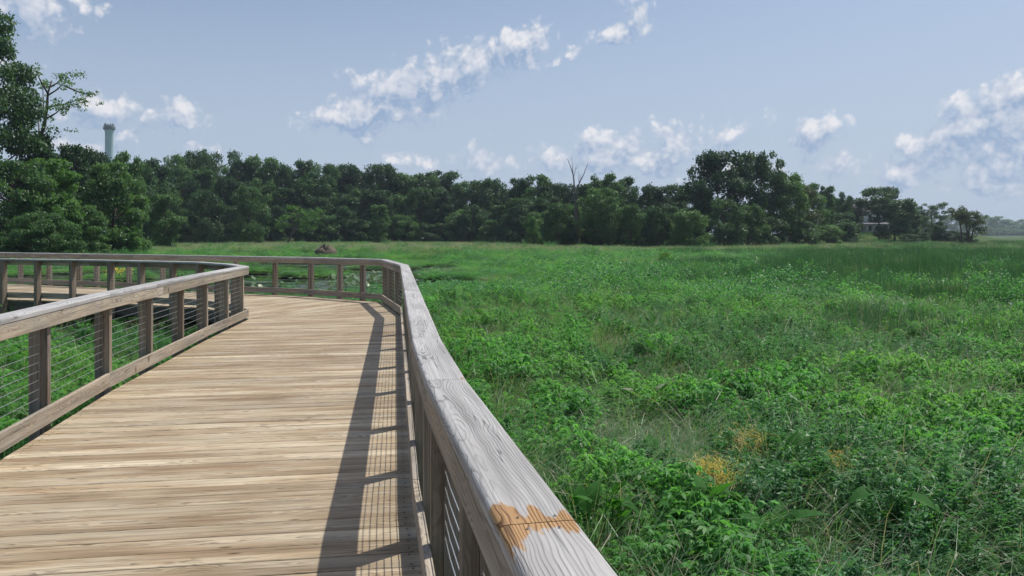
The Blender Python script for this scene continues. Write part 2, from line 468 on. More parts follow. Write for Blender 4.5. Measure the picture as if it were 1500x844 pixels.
# ------------------------------------------------------------------ boardwalk
R_LINE = [(0.63, -1.5), (-0.364, 3.3), (-0.593, 4.6), (-2.22, 15.35), (-3.17, 18.65), (-5.5, 20.4), (-13.0, 23.8), (-20.0, 26.9), (-28.0, 30.4)]
L_LINE = [(-2.3, -1.5), (-3.727, 5.63), (-4.195, 8.07), (-4.727, 11.9), (-5.07, 14.9), (-5.75, 16.0), (-6.9, 17.2), (-10.2, 18.7), (-13.0, 19.45), (-20.0, 21.6), (-28.0, 24.2)]
PIV = Vector((-5.07, 14.9))
V2 = lambda p: Vector((p[0], p[1]))

def clip(poly, p, n):
    """keep the side of polygon where (q-p).n >= 0"""
    out = []
    for i, a in enumerate(poly):
        b = poly[(i + 1) % len(poly)]
        da, db = (a - p).dot(n), (b - p).dot(n)
        if da >= 0: out.append(a)
        if (da >= 0) != (db >= 0): out.append(a + (b - a) * (da / (da - db)))
    return out

boardwalk = empty('boardwalk', kind='structure', label='timber boardwalk of weathered tan planks bending away over the marsh')
PLANKS = []
def plank(poly, d, z=0.0, tilt=0.0):
    """poly: list of 2-D points; d: direction of the board"""
    clean = []
    for p in poly:
        if not clean or (p - clean[-1]).length > 0.004: clean.append(p)
    if len(clean) > 2 and (clean[0] - clean[-1]).length <= 0.004: clean.pop()
    if len(clean) < 3: return
    c = sum(clean, Vector((0, 0))) / len(clean)
    ang = math.atan2(d.y, d.x)
    R = Matrix.Rotation(-ang, 2)
    loc = [R @ (p - c) for p in clean]
    area = sum(loc[i].x * loc[(i + 1) % len(loc)].y - loc[(i + 1) % len(loc)].x * loc[i].y for i in range(len(loc)))
    if area < 0: loc.reverse()
    if abs(area) < 0.02: return
    n = len(loc)
    # inset the top edge a little: eased arrises
    def inset(k):
        out = []
        for i in range(n):
            a, b, e = loc[i - 1], loc[i], loc[(i + 1) % n]
            d1, d2 = (b - a).normalized(), (e - b).normalized()
            n1, n2 = Vector((-d1.y, d1.x)), Vector((-d2.y, d2.x))
            mm = (n1 + n2)
            mm = mm / max(mm.dot(n1), 0.4)
            out.append(b + mm * k)
        return out
    top = inset(0.004)
    T_ = 0.038
    vs = [(p.x, p.y, 0.0) for p in top] + [(p.x, p.y, -0.004) for p in loc] + [(p.x, p.y, -T_) for p in loc]
    fs = [tuple(range(n))]
    for b in (0, n):
        for i in range(n):
            j = (i + 1) % n
            fs.append((b + i, b + n + i, b + n + j, b + j))
    fs.append(tuple(2 * n + i for i in range(n))[::-1])
    o = link('plank', mesh_from('plank', vs, fs, M_PLANK), boardwalk, (c.x, c.y, z), (tilt, 0, ang))
    PLANKS.append(o)

udir = Vector((0.989, 0.150)).normalized()     # boards of the straight run
rdir = Vector((-0.150, 0.989)).normalized()
main_poly = [V2(p) + Vector((0.032, 0.006)) for p in R_LINE[:4]] + [PIV] + [V2(p) for p in L_LINE[3::-1]]
main_poly = [p for p in main_poly]
s_end = (PIV - Vector((0, 0))).dot(rdir)
pos = s_end
prng = random.Random(3)
while pos > 0.3:
    w = 0.176
    gap = prng.choice([0.003, 0.004, 0.005, 0.006, 0.008, 0.012])
    q = clip(main_poly, rdir * (pos - gap), -rdir)
    q = clip(q, rdir * (pos - w), rdir)
    if len(q) >= 3: plank(q, udir, prng.uniform(-0.0025, 0.0), prng.uniform(-0.012, 0.012))
    pos -= w
C1, C2 = V2(R_LINE[3]), V2(R_LINE[4])
a0 = math.atan2(udir.y, udir.x)
a1 = math.atan2(C2.y - PIV.y, C2.x - PIV.x)
C1b = PIV + udir * 6
fan_poly = [PIV, C1, C2]
NF = 18
for k in range(NF):
    t0, t1 = a0 + (a1 - a0) * k / NF, a0 + (a1 - a0) * (k + 1) / NF
    d0, d1 = Vector((math.cos(t0), math.sin(t0))), Vector((math.cos(t1), math.sin(t1)))
    q = clip(fan_poly, PIV + Vector((-d0.y, d0.x)) * 0.0015, Vector((-d0.y, d0.x)))
    q = clip(q, PIV - Vector((-d1.y, d1.x)) * 0.0015, Vector((d1.y, -d1.x)))
    if len(q) >= 3: plank(q, (d0 + d1).normalized(), prng.uniform(-0.002, 0.0))
d2 = (C2 - PIV).normalized()
leg2 = [PIV, C2] + [V2(p) for p in R_LINE[5:]] + [V2(p) for p in L_LINE[:4:-1]]
leg_n = Vector((-d2.y, d2.x))
ang0, ang1 = math.atan2(d2.y, d2.x), math.atan2(0.93, 0.36)
pos = 0.0
p_at = PIV.copy()
base = PIV.dot(leg_n)
for k in range(90):
    gap = prng.choice([0.002, 0.003, 0.006])
    q = clip(leg2, leg_n * (base + pos + gap), leg_n)
    q = clip(q, leg_n * (base + pos + 0.176), -leg_n)
    if len(q) >= 3: plank(q, d2, prng.uniform(-0.002, 0.0))
    pos += 0.176

# screw heads near both edges of the straight run (too small to pick apart singly)
sm = MB()
for o in PLANKS:
    if o.location.y > 13.0 or o.location.y < 1.5: continue
    xs = [v.co.x for v in o.data.vertices]; R_ = o.matrix_basis
    for xx in (max(xs) - 0.075, min(xs) + 0.07):
        for yy in (-0.052, 0.052):
            c = R_ @ Vector((xx + prng.uniform(-.008, .008), yy + prng.uniform(-.012, .012), 0.0012))
            sm.add([c + Vector((0.0078 * math.cos(t * PI / 3), 0.0078 * math.sin(t * PI / 3), 0)) for t in range(6)], [tuple(range(6))])
link('screw', sm.mesh('screw', M_SCREW), boardwalk, kind='stuff')

def polyline_len(P): return [(V2(P[i + 1]) - V2(P[i])).length for i in range(len(P) - 1)]

class Offset:
    """an offset polyline with mitred corners; side +1: offsets go to the right of travel"""
    def __init__(s, P, side):
        s.P = [V2(p) for p in P]
        s.t = [(s.P[i + 1] - s.P[i]).normalized() for i in range(len(P) - 1)]
        s.n = [Vector((t.y, -t.x)) * side for t in s.t]
        s.miter = []
        for i in range(len(P)):
            a, b = s.n[max(i - 1, 0)], s.n[min(i, len(s.n) - 1)]
            mm = a + b
            s.miter.append(mm / mm.dot(a))
    def vert(s, i, o): return s.P[i] + s.miter[i] * o
    def at(s, i, dist, o): return s.P[i] + s.t[i] * dist + s.n[i] * o

def board_between(name, off, i, s0, s1, section, mat, parent, dz=0.0, gap=0.0012, origin_end=False):
    """loft a closed (o, z) section along segment i from s0 to s1; ends at corners are mitred"""
    L = (off.P[i + 1] - off.P[i]).length
    t = off.t[i]
    org2 = off.at(i, s1 if origin_end else s0, 0.0)
    zc = section[0][1]
    zmid = max(z for _, z in section)
    ang = math.atan2(t.y, t.x)
    Rm = Matrix.Rotation(-ang, 2)
    vs = []
    for (s_, g) in ((s0, gap), (s1, -gap)):
        for (o, z) in section:
            if s_ <= 1e-6: p = off.vert(i, o) + t * (g if i > 0 else 0)
            elif s_ >= L - 1e-6: p = off.vert(i + 1, o) + t * g
            else: p = off.at(i, s_ + g, o)
            q = Rm @ (p - org2)
            vs.append((q.x, q.y, z - zmid))
    n = len(section)
    fs = [tuple(range(n)), tuple(range(n, 2 * n))[::-1]] + [(k, n + k, n + (k + 1) % n, (k + 1) % n) for k in range(n)]
    me = mesh_from(name, vs, fs, mat)
    import bmesh
    bm = bmesh.new(); bm.from_mesh(me); bmesh.ops.recalc_face_normals(bm, faces=bm.faces); bm.to_mesh(me); bm.free()
    return link(name, me, parent, (org2.x, org2.y, zmid + dz), (0, 0, ang))

TOP, CAPT = 1.023, 0.04
def cap_section(w, r=0.016):
    s = []
    for cx, cz, a_0 in ((w - r, TOP - r, 0), (-0.004 + r, TOP - r, 90)):
        for k in range(5):
            a = math.radians(a_0 + 22.5 * k)
            s.append((cx + r * math.cos(a), cz + r * math.sin(a)))
    return s + [(-0.004, TOP - CAPT), (w, TOP - CAPT)]
def rect(o0, o1, z0, z1, e=0.003):
    return [(o0, z0 + e), (o0, z1 - e), (o0 + e, z1), (o1 - e, z1), (o1, z1 - e), (o1, z0 + e), (o1 - e, z0), (o0 + e, z0)]

def splits(L, lo, hi, r, given=None):
    if given is not None: return [0.0] + given + [L]
    out = [0.0]
    while L - out[-1] > hi * 1.25: out.append(out[-1] + r.uniform(lo, hi))
    return out + [L]

def railing(P, side, posts, seed, capw, label, cap_joints=None, cable_range=None):
    r = random.Random(seed)
    off = Offset(P, side)
    root = empty('railing', (0, 0, 0), label=label, cat='railing')
    cap_joints = cap_joints or {}
    lens = polyline_len(P)
    for i, L in enumerate(lens):
        js = splits(L, 2.1, 3.0, r, cap_joints.get(i))
        for a, b in zip(js, js[1:]):
            worn = (side == 1 and P is R_LINE and i == 0)
            board_between('cap_board', off, i, a, b, cap_section(capw), M_CAP_BARE if worn else (M_CAP_EDGE if side == 1 and i == 1 else M_CAP), root, r.uniform(-.0015, .0015), 0.0016, origin_end=(worn and b < L - 1e-6))
        js = splits(L, 1.3, 2.8, r)
        for a, b in zip(js, js[1:]):
            board_between('fascia_board', off, i, a, b, rect(0.0, 0.038, 0.862, 0.9815), M_FASCIA, root, r.uniform(-.001, .001))
        js = splits(L, 1.6, 3.2, r)
        for a, b in zip(js, js[1:]):
            board_between('toe_board', off, i, a, b, rect(0.0, 0.038, 0.045, 0.187), M_FASCIA, root, r.uniform(-.003, .003))
    for (i, s_) in posts:
        t, n = off.t[i], off.n[i]
        ang = math.atan2(n.y, n.x)
        c = off.at(i, s_, 0)
        pm = MB(); pm.box(0.0, 1.30, -0.045, 0.045, -0.043, 0.043)
        Mx = Matrix.Rotation(-PI / 2, 4, 'Y')   # local X (grain) runs up
        o = link('post', pm.mesh('post', M_POST), root)
        o.matrix_basis = Matrix.Translation((c.x, c.y, -0.32)) @ Matrix.Rotation(ang, 4, 'Z') @ Matrix.Translation((0.1405, 0, 0)) @ Mx
        qm = MB(); qm.box(0.0, 1.28, -0.036, 0.036, -0.028, 0.028)
        q = link('post_board', qm.mesh('post_board', M_POST), o)
        q.matrix_basis = Matrix.Translation((0.01, 0, 0.0725))
    last = len(P)
    for k in range(8):
        z = 0.255 + k * 0.076
        pts = [(*off.vert(i, 0.1), z) for i in range(last)]
        tm = MB(); tm.tube(pts, 0.0026, 6)
        link('cable', tm.mesh('cable', M_CABLE), root)
    return root

def posts_at(P, ys):
    """stations on polyline P by depth Y"""
    out = []
    for y in ys:
        for i in range(len(P) - 1):
            y0, y1 = P[i][1], P[i + 1][1]
            if y0 <= y < y1:
                L = (V2(P[i + 1]) - V2(P[i])).length
                out.append((i, L * (y - y0) / (y1 - y0))); break
    return out
def posts_by(P, i, first, step):
    L = (V2(P[i + 1]) - V2(P[i])).length
    out, s_ = [], first
    while s_ < L - 0.15: out.append((i, s_)); s_ += step
    return out

rp = posts_at(R_LINE, [-0.3, 1.45, 2.55, 3.62, 4.2, 5.45, 6.72, 8.2, 9.7, 11.2, 12.7, 14.2, 16.4, 17.6, 18.55])
rp += [(4, 0.75), (4, 1.6)] + [(4, 2.75)] + posts_by(R_LINE, 5, 1.05, 1.4) + posts_by(R_LINE, 6, 0.6, 1.4) + posts_by(R_LINE, 7, 0.6, 1.4)
lp = posts_at(L_LINE, [2.0, 3.5, 5.05, 6.62, 8.2, 9.55, 10.9, 12.2, 13.5, 14.65])
lp += [(4, 0.7), (5, 0.5), (5, 1.45)] + posts_by(L_LINE, 6, 0.75, 1.0) + posts_by(L_LINE, 7, 0.4, 1.05) + posts_by(L_LINE, 8, 0.5, 1.2) + posts_by(L_LINE, 9, 0.5, 1.2)
LA = (V2(R_LINE[1]) - V2(R_LINE[0])).length
j1 = LA * (1.66 + 1.5) / 4.8
railing(R_LINE, 1, rp, 11, 0.172, 'weathered timber railing along the open marsh, bare orange patch worn at a cap joint',
        {0: [j1], 1: [], 2: [1.0, 4.0, 7.0], 3: [], 4: [1.55]})
railing(L_LINE, -1, lp, 12, 0.185, 'silvered timber railing round the inside of the bend, sunlit fascia toward the deck',
        {0: [2.6, 5.0], 1: [], 2: [1.55], 3: []})

# rusty nail heads either side of the worn joint
nail_me = mesh_from('nail_head', [(0.0036 * math.cos(t * PI / 4), 0.0036 * math.sin(t * PI / 4), 0.0) for t in range(8)], [tuple(range(8))], M_SCREW)
right_rail = [o for o in bpy.data.objects if o.name.startswith('railing')][0]
for dj, o_ in ((0.035, 0.045), (0.030, 0.128), (-0.032, 0.052), (-0.038, 0.12)):
    p = Offset(R_LINE, 1).at(0, j1 + dj, o_)
    link('nail_head', nail_me, right_rail, (p.x, p.y, TOP + 0.0025))

# frame under the deck
def under(P, side, seed):
    off = Offset(P, side)
    for i in range(len(P) - 1):
        L = (off.P[i + 1] - off.P[i]).length
        js = splits(L, 3.0, 4.0, random.Random(seed + i))
        for a, b in zip(js, js[1:]):
            board_between('rim_joist', off, i, a, b, rect(-0.055, -0.015, -0.285, -0.0395), M_BEAM, boardwalk)
            board_between('rim_joist', off, i, a, b, rect(-0.9, -0.86, -0.285, -0.0395), M_BEAM, boardwalk)
under(R_LINE, 1, 40); under(L_LINE, -1, 60)
pil_me = None
pm = MB(); pm.tube([(0, 0, -1.0), (0, 0, 0.72)], 0.11, 10); pil_me = pm.mesh('pile', M_BEAM, True)
offR, offL = Offset(R_LINE, 1), Offset(L_LINE, -1)
def pile_pair(a, b):
    for p in (a, b):
        link('pile', pil_me, boardwalk, (p.x, p.y, -1.25))
    d = b - a; L = d.length; ang = math.atan2(d.y, d.x)
    bm_ = MB(); bm_.box(-0.3, L + 0.3, -0.06, 0.06, -0.115, 0.115)
    link('pile_cap', bm_.mesh('pile_cap', M_BEAM), boardwalk, (a.x, a.y, -0.405), (0, 0, ang))
    br_ = MB(); br_.tube([(0, 0.13, -1.05), (L, 0.13, -0.55)], 0.05, 4)
    link('brace', br_.mesh('brace', M_BEAM), boardwalk, (a.x, a.y, 0), (0, 0, ang))
for y in (0.5, 3.4, 6.4, 9.4, 12.4):
    iR, sR = posts_at(R_LINE, [y])[0]; iL, sL = posts_at(L_LINE, [y - 0.4])[0]
    pile_pair(offL.at(iL, sL, -0.3), offR.at(iR, sR, -0.3))
for (pa, pb_) in (((-5.4, 15.2), (-2.75, 15.6)), ((-6.0, 16.6), (-3.7, 18.4)), ((-7.5, 17.75), (-6.2, 20.3)), ((-10.3, 19.1), (-9.2, 21.6)), ((-13.1, 19.85), (-12.2, 23.0)),
                  ((-16.4, 20.9), (-15.4, 24.4)), ((-19.6, 21.9), (-18.6, 25.9)), ((-23, 23), (-22, 27.3))):
    pile_pair(V2(pa), V2(pb_))

# ------------------------------------------------------------------ marsh plants (past counting: stuff)
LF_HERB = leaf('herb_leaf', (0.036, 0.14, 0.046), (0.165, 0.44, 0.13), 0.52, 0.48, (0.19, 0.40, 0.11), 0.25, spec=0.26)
LF_HERB2 = leaf('fine_herb_leaf', (0.026, 0.105, 0.046), (0.125, 0.33, 0.13), 0.42, 0.45, None, spec=0.28)
LF_SEDGE = leaf('sedge_blade', (0.10, 0.20, 0.08), (0.26, 0.34, 0.19), 0.35, 0.55, (0.30, 0.36, 0.20), 0.06, spec=0.2)
LF_GRASS = leaf('grass_blade', (0.045, 0.15, 0.055), (0.21, 0.40, 0.17), 0.36, 0.38, (0.20, 0.28, 0.14), 0.09, spec=0.5)
LF_STRAW = leaf('straw_blade', (0.34, 0.31, 0.22), (0.50, 0.45, 0.36), 0.25, 0.6)
LF_REED = leaf('reed_blade', (0.020, 0.085, 0.042), (0.10, 0.23, 0.11), 0.36, 0.5, spec=0.25)
LF_BROAD = leaf('broad_leaf', (0.035, 0.13, 0.030), (0.075, 0.22, 0.045), 0.45, 0.65, spec=0.12)
LF_DODDER = leaf('dodder_thread', (0.62, 0.38, 0.05), (0.46, 0.44, 0.08), 0.25, 0.5)
LF_LILY = leaf('lily_pad', (0.07, 0.15, 0.055), (0.20, 0.28, 0.15), 0.2, 0.35, spec=0.4)
LF_PALE = leaf('pale_dry_leaf', (0.22, 0.28, 0.16), (0.34, 0.36, 0.26), 0.3, 0.7, spec=0.1)

def norm(a): return a / np.maximum(np.linalg.norm(a, axis=-1, keepdims=True), 1e-9)

def leaves(pos, d, n, length, width, droop=0.0):
    """folded rhombic leaves: base at pos, pointing along d, facing n -> (k,4,3)"""
    d = norm(d); side = norm(np.cross(d, n)); n = np.cross(side, d)
    L = np.asarray(length)[:, None]; Wd = np.asarray(width)[:, None]
    mid = pos + d * L * 0.45
    tip = pos + d * L - n * L * droop
    return np.stack([pos, mid + side * Wd * 0.5 + n * Wd * 0.12, tip, mid - side * Wd * 0.5 + n * Wd * 0.12], 1)

def blades(base, head, lean, length, width, bend, nseg=4):
    """arched grass blades as strips of quads"""
    k = len(base)
    side = norm(np.stack([-np.sin(head), np.cos(head), np.zeros(k)], -1))
    out, p = [], base.copy()
    ang = lean.copy()
    hv = np.stack([np.cos(head), np.sin(head), np.zeros(k)], -1)
    wp = width.copy()
    for i in range(nseg):
        d = hv * np.sin(ang)[:, None] + np.array([0, 0, 1.0]) * np.cos(ang)[:, None]
        q = p + d * (length / nseg)[:, None]
        wn = width * (1 - ((i + 1) / nseg) ** 1.6) + 0.0006
        out.append(np.stack([p - side * wp[:, None] / 2, p + side * wp[:, None] / 2, q + side * wn[:, None] / 2, q - side * wn[:, None] / 2], 1))
        p, wp = q, wn
        ang = ang + bend / nseg * (1 + i * 0.6)
    return np.concatenate(out, 0)

def herb(seed, R=0.22, h=0.62, stems=7, leaf_l=0.06, per=13, compound=True, mat=None):
    r = np.random.default_rng(seed)
    V, tn = [], []
    for s_ in range(stems):
        a = r.uniform(0, 2 * PI); rr = R * math.sqrt(r.random())
        top = np.array([rr * math.cos(a), rr * math.sin(a), h * r.uniform(0.72, 1.0) * (1 - 0.35 * (rr / R) ** 2)])
        base = np.array([top[0] * 0.35, top[1] * 0.35, 0])
        nn = per
        t = 1 - (r.random(nn) ** 1.7) * 0.75
        p = base + (top - base) * t[:, None] + r.normal(0, 0.012, (nn, 3))
        az_ = r.uniform(0, 2 * PI, nn)
        out = np.stack([np.cos(az_), np.sin(az_), r.uniform(-0.1, 0.55, nn)], -1)
        tone_ = r.uniform(0, 1, nn) * 0.6 + 0.4 * t
        if compound:      # leaf of five leaflets on a little stalk
            stalk = p + out * (leaf_l * r.uniform(0.5, 1.3, nn))[:, None]
            for k in range(5):
                da = (k - 2) * 0.62
                dd_ = np.stack([np.cos(az_ + da), np.sin(az_ + da), r.uniform(-0.55, 0.15, nn) - 0.08 * abs(k - 2)], -1)
                up = np.array([0, 0, 1.0]) + r.normal(0, 0.28, (nn, 3))
                V.append(leaves(stalk, dd_, up, leaf_l * r.uniform(0.7, 1.15, nn), leaf_l * r.uniform(0.36, 0.5, nn), 0.22)); tn.append(np.clip(tone_ + r.normal(0, .1, nn), 0, 1))
        else:
            for k in range(2):
                up = np.array([0, 0, 1.0]) + r.normal(0, 0.35, (nn, 3))
                dd_ = out * (1 if k == 0 else np.array([-1, -1, 1])) + r.normal(0, .2, (nn, 3))
                V.append(leaves(p, dd_, up, leaf_l * 1.7 * r.uniform(0.6, 1.1, nn), leaf_l * r.uniform(0.45, 0.7, nn), 0.2)); tn.append(np.clip(tone_ + r.normal(0, .1, nn), 0, 1))
        # stem as one thin strip
        sd = np.array([0.003, 0.003, 0])
        V.append(np.array([[base - sd, base + sd, top + sd * .5, top - sd * .5]])); tn.append(np.array([0.5]))
    return quads_mesh('herb_clump', np.concatenate(V), mat or LF_HERB, np.concatenate(tn))

def grass(seed, n=34, R=0.10, L=0.75, lean=0.35, bend=0.9, mat=None, straw=0.12, w=0.0075, wind=0.5, nseg=4):
    r = np.random.default_rng(seed)
    a = r.uniform(0, 2 * PI, n); rr = R * np.sqrt(r.random(n))
    base = np.stack([rr * np.cos(a), rr * np.sin(a), np.zeros(n)], -1)
    head = np.where(r.random(n) < wind, r.normal(-0.5, 0.6, n), r.uniform(0, 2 * PI, n))
    V = blades(base, head, np.abs(r.normal(lean, 0.18, n)), L * r.uniform(0.55, 1.1, n), w * r.uniform(0.6, 1.3, n), bend * r.uniform(0.3, 1.3, n), nseg)
    st = (r.random(n) < straw).astype(int)
    return quads_mesh('grass_tuft', V, None, np.tile(r.random(n), nseg), np.tile(st, nseg), mats=[mat or LF_GRASS, LF_STRAW])

def broad(seed, n=6, L=0.2, h=0.55):
    """arrow-shaped leaves on long stalks"""
    r = np.random.default_rng(seed)
    V, tn = [], []
    for k in range(n):
        a = r.uniform(0, 2 * PI); rr = r.uniform(0.04, 0.22)
        top = np.array([rr * math.cos(a), rr * math.sin(a), h * r.uniform(0.6, 1.05)])
        sd = np.array([0.004, 0.002, 0])
        V.append(np.array([[-sd, sd, top + sd, top - sd]])); tn.append(np.array([0.5]))
        d = norm(np.array([math.cos(a), math.sin(a), r.uniform(-0.2, 1.3)])); up = np.array([0, 0, 1.0]) + r.normal(0, .3, 3)
        sdv = norm(np.cross(d, up)); nn = np.cross(sdv, d)
        l = L * r.uniform(0.7, 1.2); wd = l * r.uniform(0.28, 0.4)
        prof = [(-0.32, 0.30), (-0.26, 0.66), (-0.1, 0.95), (0.12, 1.0), (0.36, 0.86), (0.6, 0.58), (0.82, 0.26), (1.0, 0.02)]
        for sg in (-1, 1):
            for (t0, w0), (t1, w1) in zip(prof, prof[1:]):
                c0 = top + d * l * max(t0, 0) - nn * l * 0.25 * t0 * t0; c1 = top + d * l * t1 - nn * l * 0.25 * t1 * t1
                e0 = top + d * l * t0 + sdv * sg * wd * w0 + nn * wd * 0.3 * w0 - nn * l * 0.25 * t0 * t0
                e1 = top + d * l * t1 + sdv * sg * wd * w1 + nn * wd * 0.3 * w1 - nn * l * 0.25 * t1 * t1
                V.append(np.array([[c0, e0, e1, c1]])); tn.append(np.array([r.uniform(.3, .9)]))
    return np.concatenate(V), np.concatenate(tn)

def herb_patch(seed, n=260, R=0.9, h=0.65, l=0.13, mat=None):
    """a wider, coarser clump for the distance"""
    r = np.random.default_rng(seed)
    a = r.uniform(0, 2 * PI, n); rr = R * np.sqrt(r.random(n))
    x, y = rr * np.cos(a), rr * np.sin(a)
    bump = 0.65 + 0.35 * np.sin(x * 5 + seed) * np.cos(y * 5.5 + seed * 2)
    z = h * bump * (1 - 0.3 * (rr / R) ** 2) * (1 - 0.6 * r.random(n) ** 2.5)
    p = np.stack([x, y, z], -1)
    az_ = r.uniform(0, 2 * PI, n)
    d = np.stack([np.cos(az_), np.sin(az_), r.uniform(-0.5, 0.5, n)], -1)
    up = np.array([0, 0, 1.0]) + r.normal(0, .4, (n, 3))
    V = leaves(p, d, up, l * r.uniform(.6, 1.3, n), l * r.uniform(.4, .7, n), 0.15)
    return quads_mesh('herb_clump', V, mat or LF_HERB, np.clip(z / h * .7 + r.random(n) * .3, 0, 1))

def proto(name, me):
    return bpy.data.objects.new(name, me)

def scatter(name, protos, xyz, rot, scl, pid, label):
    """one object that instances a set of plants on given points"""
    c = bpy.data.collections.new(name + '_kinds')
    for i, me in enumerate(protos):
        o = proto('kind_%02d' % i, me); c.objects.link(o)
        o.name = 'kind_%02d' % i
    order = sorted(range(len(c.objects)), key=lambda k: c.objects[k].name)
    me = bpy.data.meshes.new(name)
    n = len(xyz)
    me.vertices.add(n); me.vertices.foreach_set('co', np.asarray(xyz, np.float32).reshape(-1))
    for nm, ty, key, arr in (('rot', 'FLOAT_VECTOR', 'vector', rot), ('scl', 'FLOAT_VECTOR', 'vector', scl), ('pid', 'INT', 'value', pid)):
        at = me.attributes.new(nm, ty, 'POINT')
        at.data.foreach_set(key, np.asarray(arr, np.int32 if ty == 'INT' else np.float32).reshape(-1))
    o = link(name, me, kind='stuff', label=label)
    g = bpy.data.node_groups.new(name, 'GeometryNodeTree')
    g.interface.new_socket('Geometry', in_out='INPUT', socket_type='NodeSocketGeometry')
    g.interface.new_socket('Geometry', in_out='OUTPUT', socket_type='NodeSocketGeometry')
    N = g.nodes; L = g.links
    a, b = N.new('NodeGroupInput'), N.new('NodeGroupOutput')
    ci = N.new('GeometryNodeCollectionInfo'); ci.inputs['Collection'].default_value = c
    ci.inputs['Separate Children'].default_value = True; ci.inputs['Reset Children'].default_value = True
    ip = N.new('GeometryNodeInstanceOnPoints'); ip.inputs['Pick Instance'].default_value = True
    def attr(nm, ty):
        q = N.new('GeometryNodeInputNamedAttribute'); q.data_type = ty; q.inputs['Name'].default_value = nm
        return q.outputs['Attribute']
    L.new(a.outputs[0], ip.inputs['Points']); L.new(ci.outputs[0], ip.inputs['Instance'])
    L.new(attr('pid', 'INT'), ip.inputs['Instance Index'])
    L.new(attr('rot', 'FLOAT_VECTOR'), ip.inputs['Rotation']); L.new(attr('scl', 'FLOAT_VECTOR'), ip.inputs['Scale'])
    L.new(ip.outputs[0], b.inputs[0])
    md = o.modifiers.new('plants', 'NODES'); md.node_group = g
    return o

HERBS = [herb(100 + i, 0.20 + 0.02 * (i % 3), 0.60 + 0.05 * (i % 2), 7, 0.053 + 0.006 * (i % 3), 15, True) for i in range(3)]
HERBS += [herb(110 + i, 0.19, 0.66, 9, 0.030, 26, False, LF_HERB2) for i in range(3)]
GRASSES = [grass(200 + i, 40, 0.11, 0.86 + 0.08 * i, 0.5, 1.3, straw=0.15 + 0.07 * (i % 2), wind=0.8, w=0.007) for i in range(4)]
STRAWS = [grass(220 + i, 12, 0.16, 0.62, 0.85, 0.9, mat=LF_STRAW, w=0.0085) for i in range(2)]
REEDS = [grass(240 + i, 22, 0.12, 1.05, 0.10, 0.28, mat=LF_REED, straw=0.05, w=0.011, wind=0.2) for i in range(2)]
HERB_P = [herb_patch(300 + i, 420, 0.8, 0.62 + .06 * i, 0.088, LF_HERB if i < 3 else LF_HERB2) for i in range(4)]
GRASS_P = [grass(320 + i, 110, 0.6, 0.85, 0.42, 1.0, straw=0.14, w=0.013, nseg=3, wind=0.7) for i in range(3)]
SEDGE_P = [grass(330 + i, 110, 0.7, 0.9, 0.25, 0.7, mat=LF_SEDGE, straw=0.25, w=0.02, nseg=3, wind=0.6) for i in range(2)]
REED_P = [grass(340 + i, 90, 0.7, 1.0, 0.10, 0.25, mat=LF_REED, straw=0.03, w=0.024, wind=0.2, nseg=3) for i in range(2)]
BROADS = []
for i in range(2):
    V, tn = broad(360 + i); BROADS.append(quads_mesh('broad_leaf_plant', V, LF_BROAD, tn))
KINDS = HERBS + GRASSES + STRAWS + REEDS + HERB_P + GRASS_P + REED_P + BROADS + SEDGE_P
K_H, K_G, K_S, K_R = (0, 6), (6, 10), (10, 12), (12, 14)
K_HP, K_GP, K_RP, K_B, K_SP = (14, 18), (18, 21), (21, 23), (23, 25), (25, 27)

deck_poly = [V2(p) for p in R_LINE] + [V2(p) for p in L_LINE[::-1]]
DPX = np.array([p.x for p in deck_poly]); DPY = np.array([p.y for p in deck_poly])
def in_deck(x, y, grow=0.0):
    inside = np.zeros(len(x), bool)
    j = len(DPX) - 1
    for i in range(len(DPX)):
        with np.errstate(divide='ignore', invalid='ignore'):
            c = ((DPY[i] > y) != (DPY[j] > y)) & (x < (DPX[j] - DPX[i]) * (y - DPY[i]) / (DPY[j] - DPY[i]) + DPX[i])
        inside ^= c; j = i
    return inside
def near_deck(x, y, g):
    m_ = in_deck(x, y)
    for dx, dy in ((g, 0), (-g, 0), (0, g), (0, -g)): m_ |= in_deck(x + dx, y + dy)
    return m_

def ring(r0, r1, dens, a_lo=-48, a_hi=48):
    """points spread over a sector of the marsh, a_* in degrees from the view direction"""
    A = 0.5 * math.radians(a_hi - a_lo) * (r1 * r1 - r0 * r0)
    n = int(A * dens)
    r = np.sqrt(rng.uniform(r0 * r0, r1 * r1, n)); a = np.radians(rng.uniform(a_lo, a_hi, n))
    return r * np.sin(a), r * np.cos(a)

PTS = []
def put(x, y, kinds, s_lo, s_hi, tilt=0.15, zs=(0.85, 1.15), sink=0.0):
    n = len(x)
    if n == 0: return
    z = ground_z(x, y) - sink
    turn = rng.normal(0, 0.7, n) if kinds in (K_G, K_S, K_GP) else rng.uniform(0, 2 * PI, n)
    rot = np.stack([rng.normal(0, tilt, n), rng.normal(0, tilt, n), turn], -1)
    s = rng.uniform(s_lo, s_hi, n)
    mound = 0.72 + 0.62 * (vnoise(x, y, 1.6, 51) * 0.6 + vnoise(x, y, 4.5, 52) * 0.4)
    mound = mound * np.where((pond(x, y) > -0.45) & (y > 22) & (y < 70) & (x < 2), 0.5, 1.0)
    scl = np.stack([s, s, s * mound * rng.uniform(*zs, n)], -1)
    PTS.append((np.stack([x, y, z], -1), rot, scl, rng.integers(kinds[0], kinds[1], n)))

def reedness(x, y):
    u = x / np.maximum(y, 1)
    band = np.clip((u - 0.20 + (vnoise(x, y, 9.0, 21) - .5) * .3) / 0.16, 0, 1) * np.clip((y - 30) / 8, 0, 1) * np.clip((98 - y) / 12, 0, 1)
    front = np.clip((u - 0.34) / 0.12, 0, 1) * np.clip((y - 13) / 4, 0, 1) * (vnoise(x, y, 3.0, 22) > 0.47)
    return np.maximum(band, 0.75 * front)

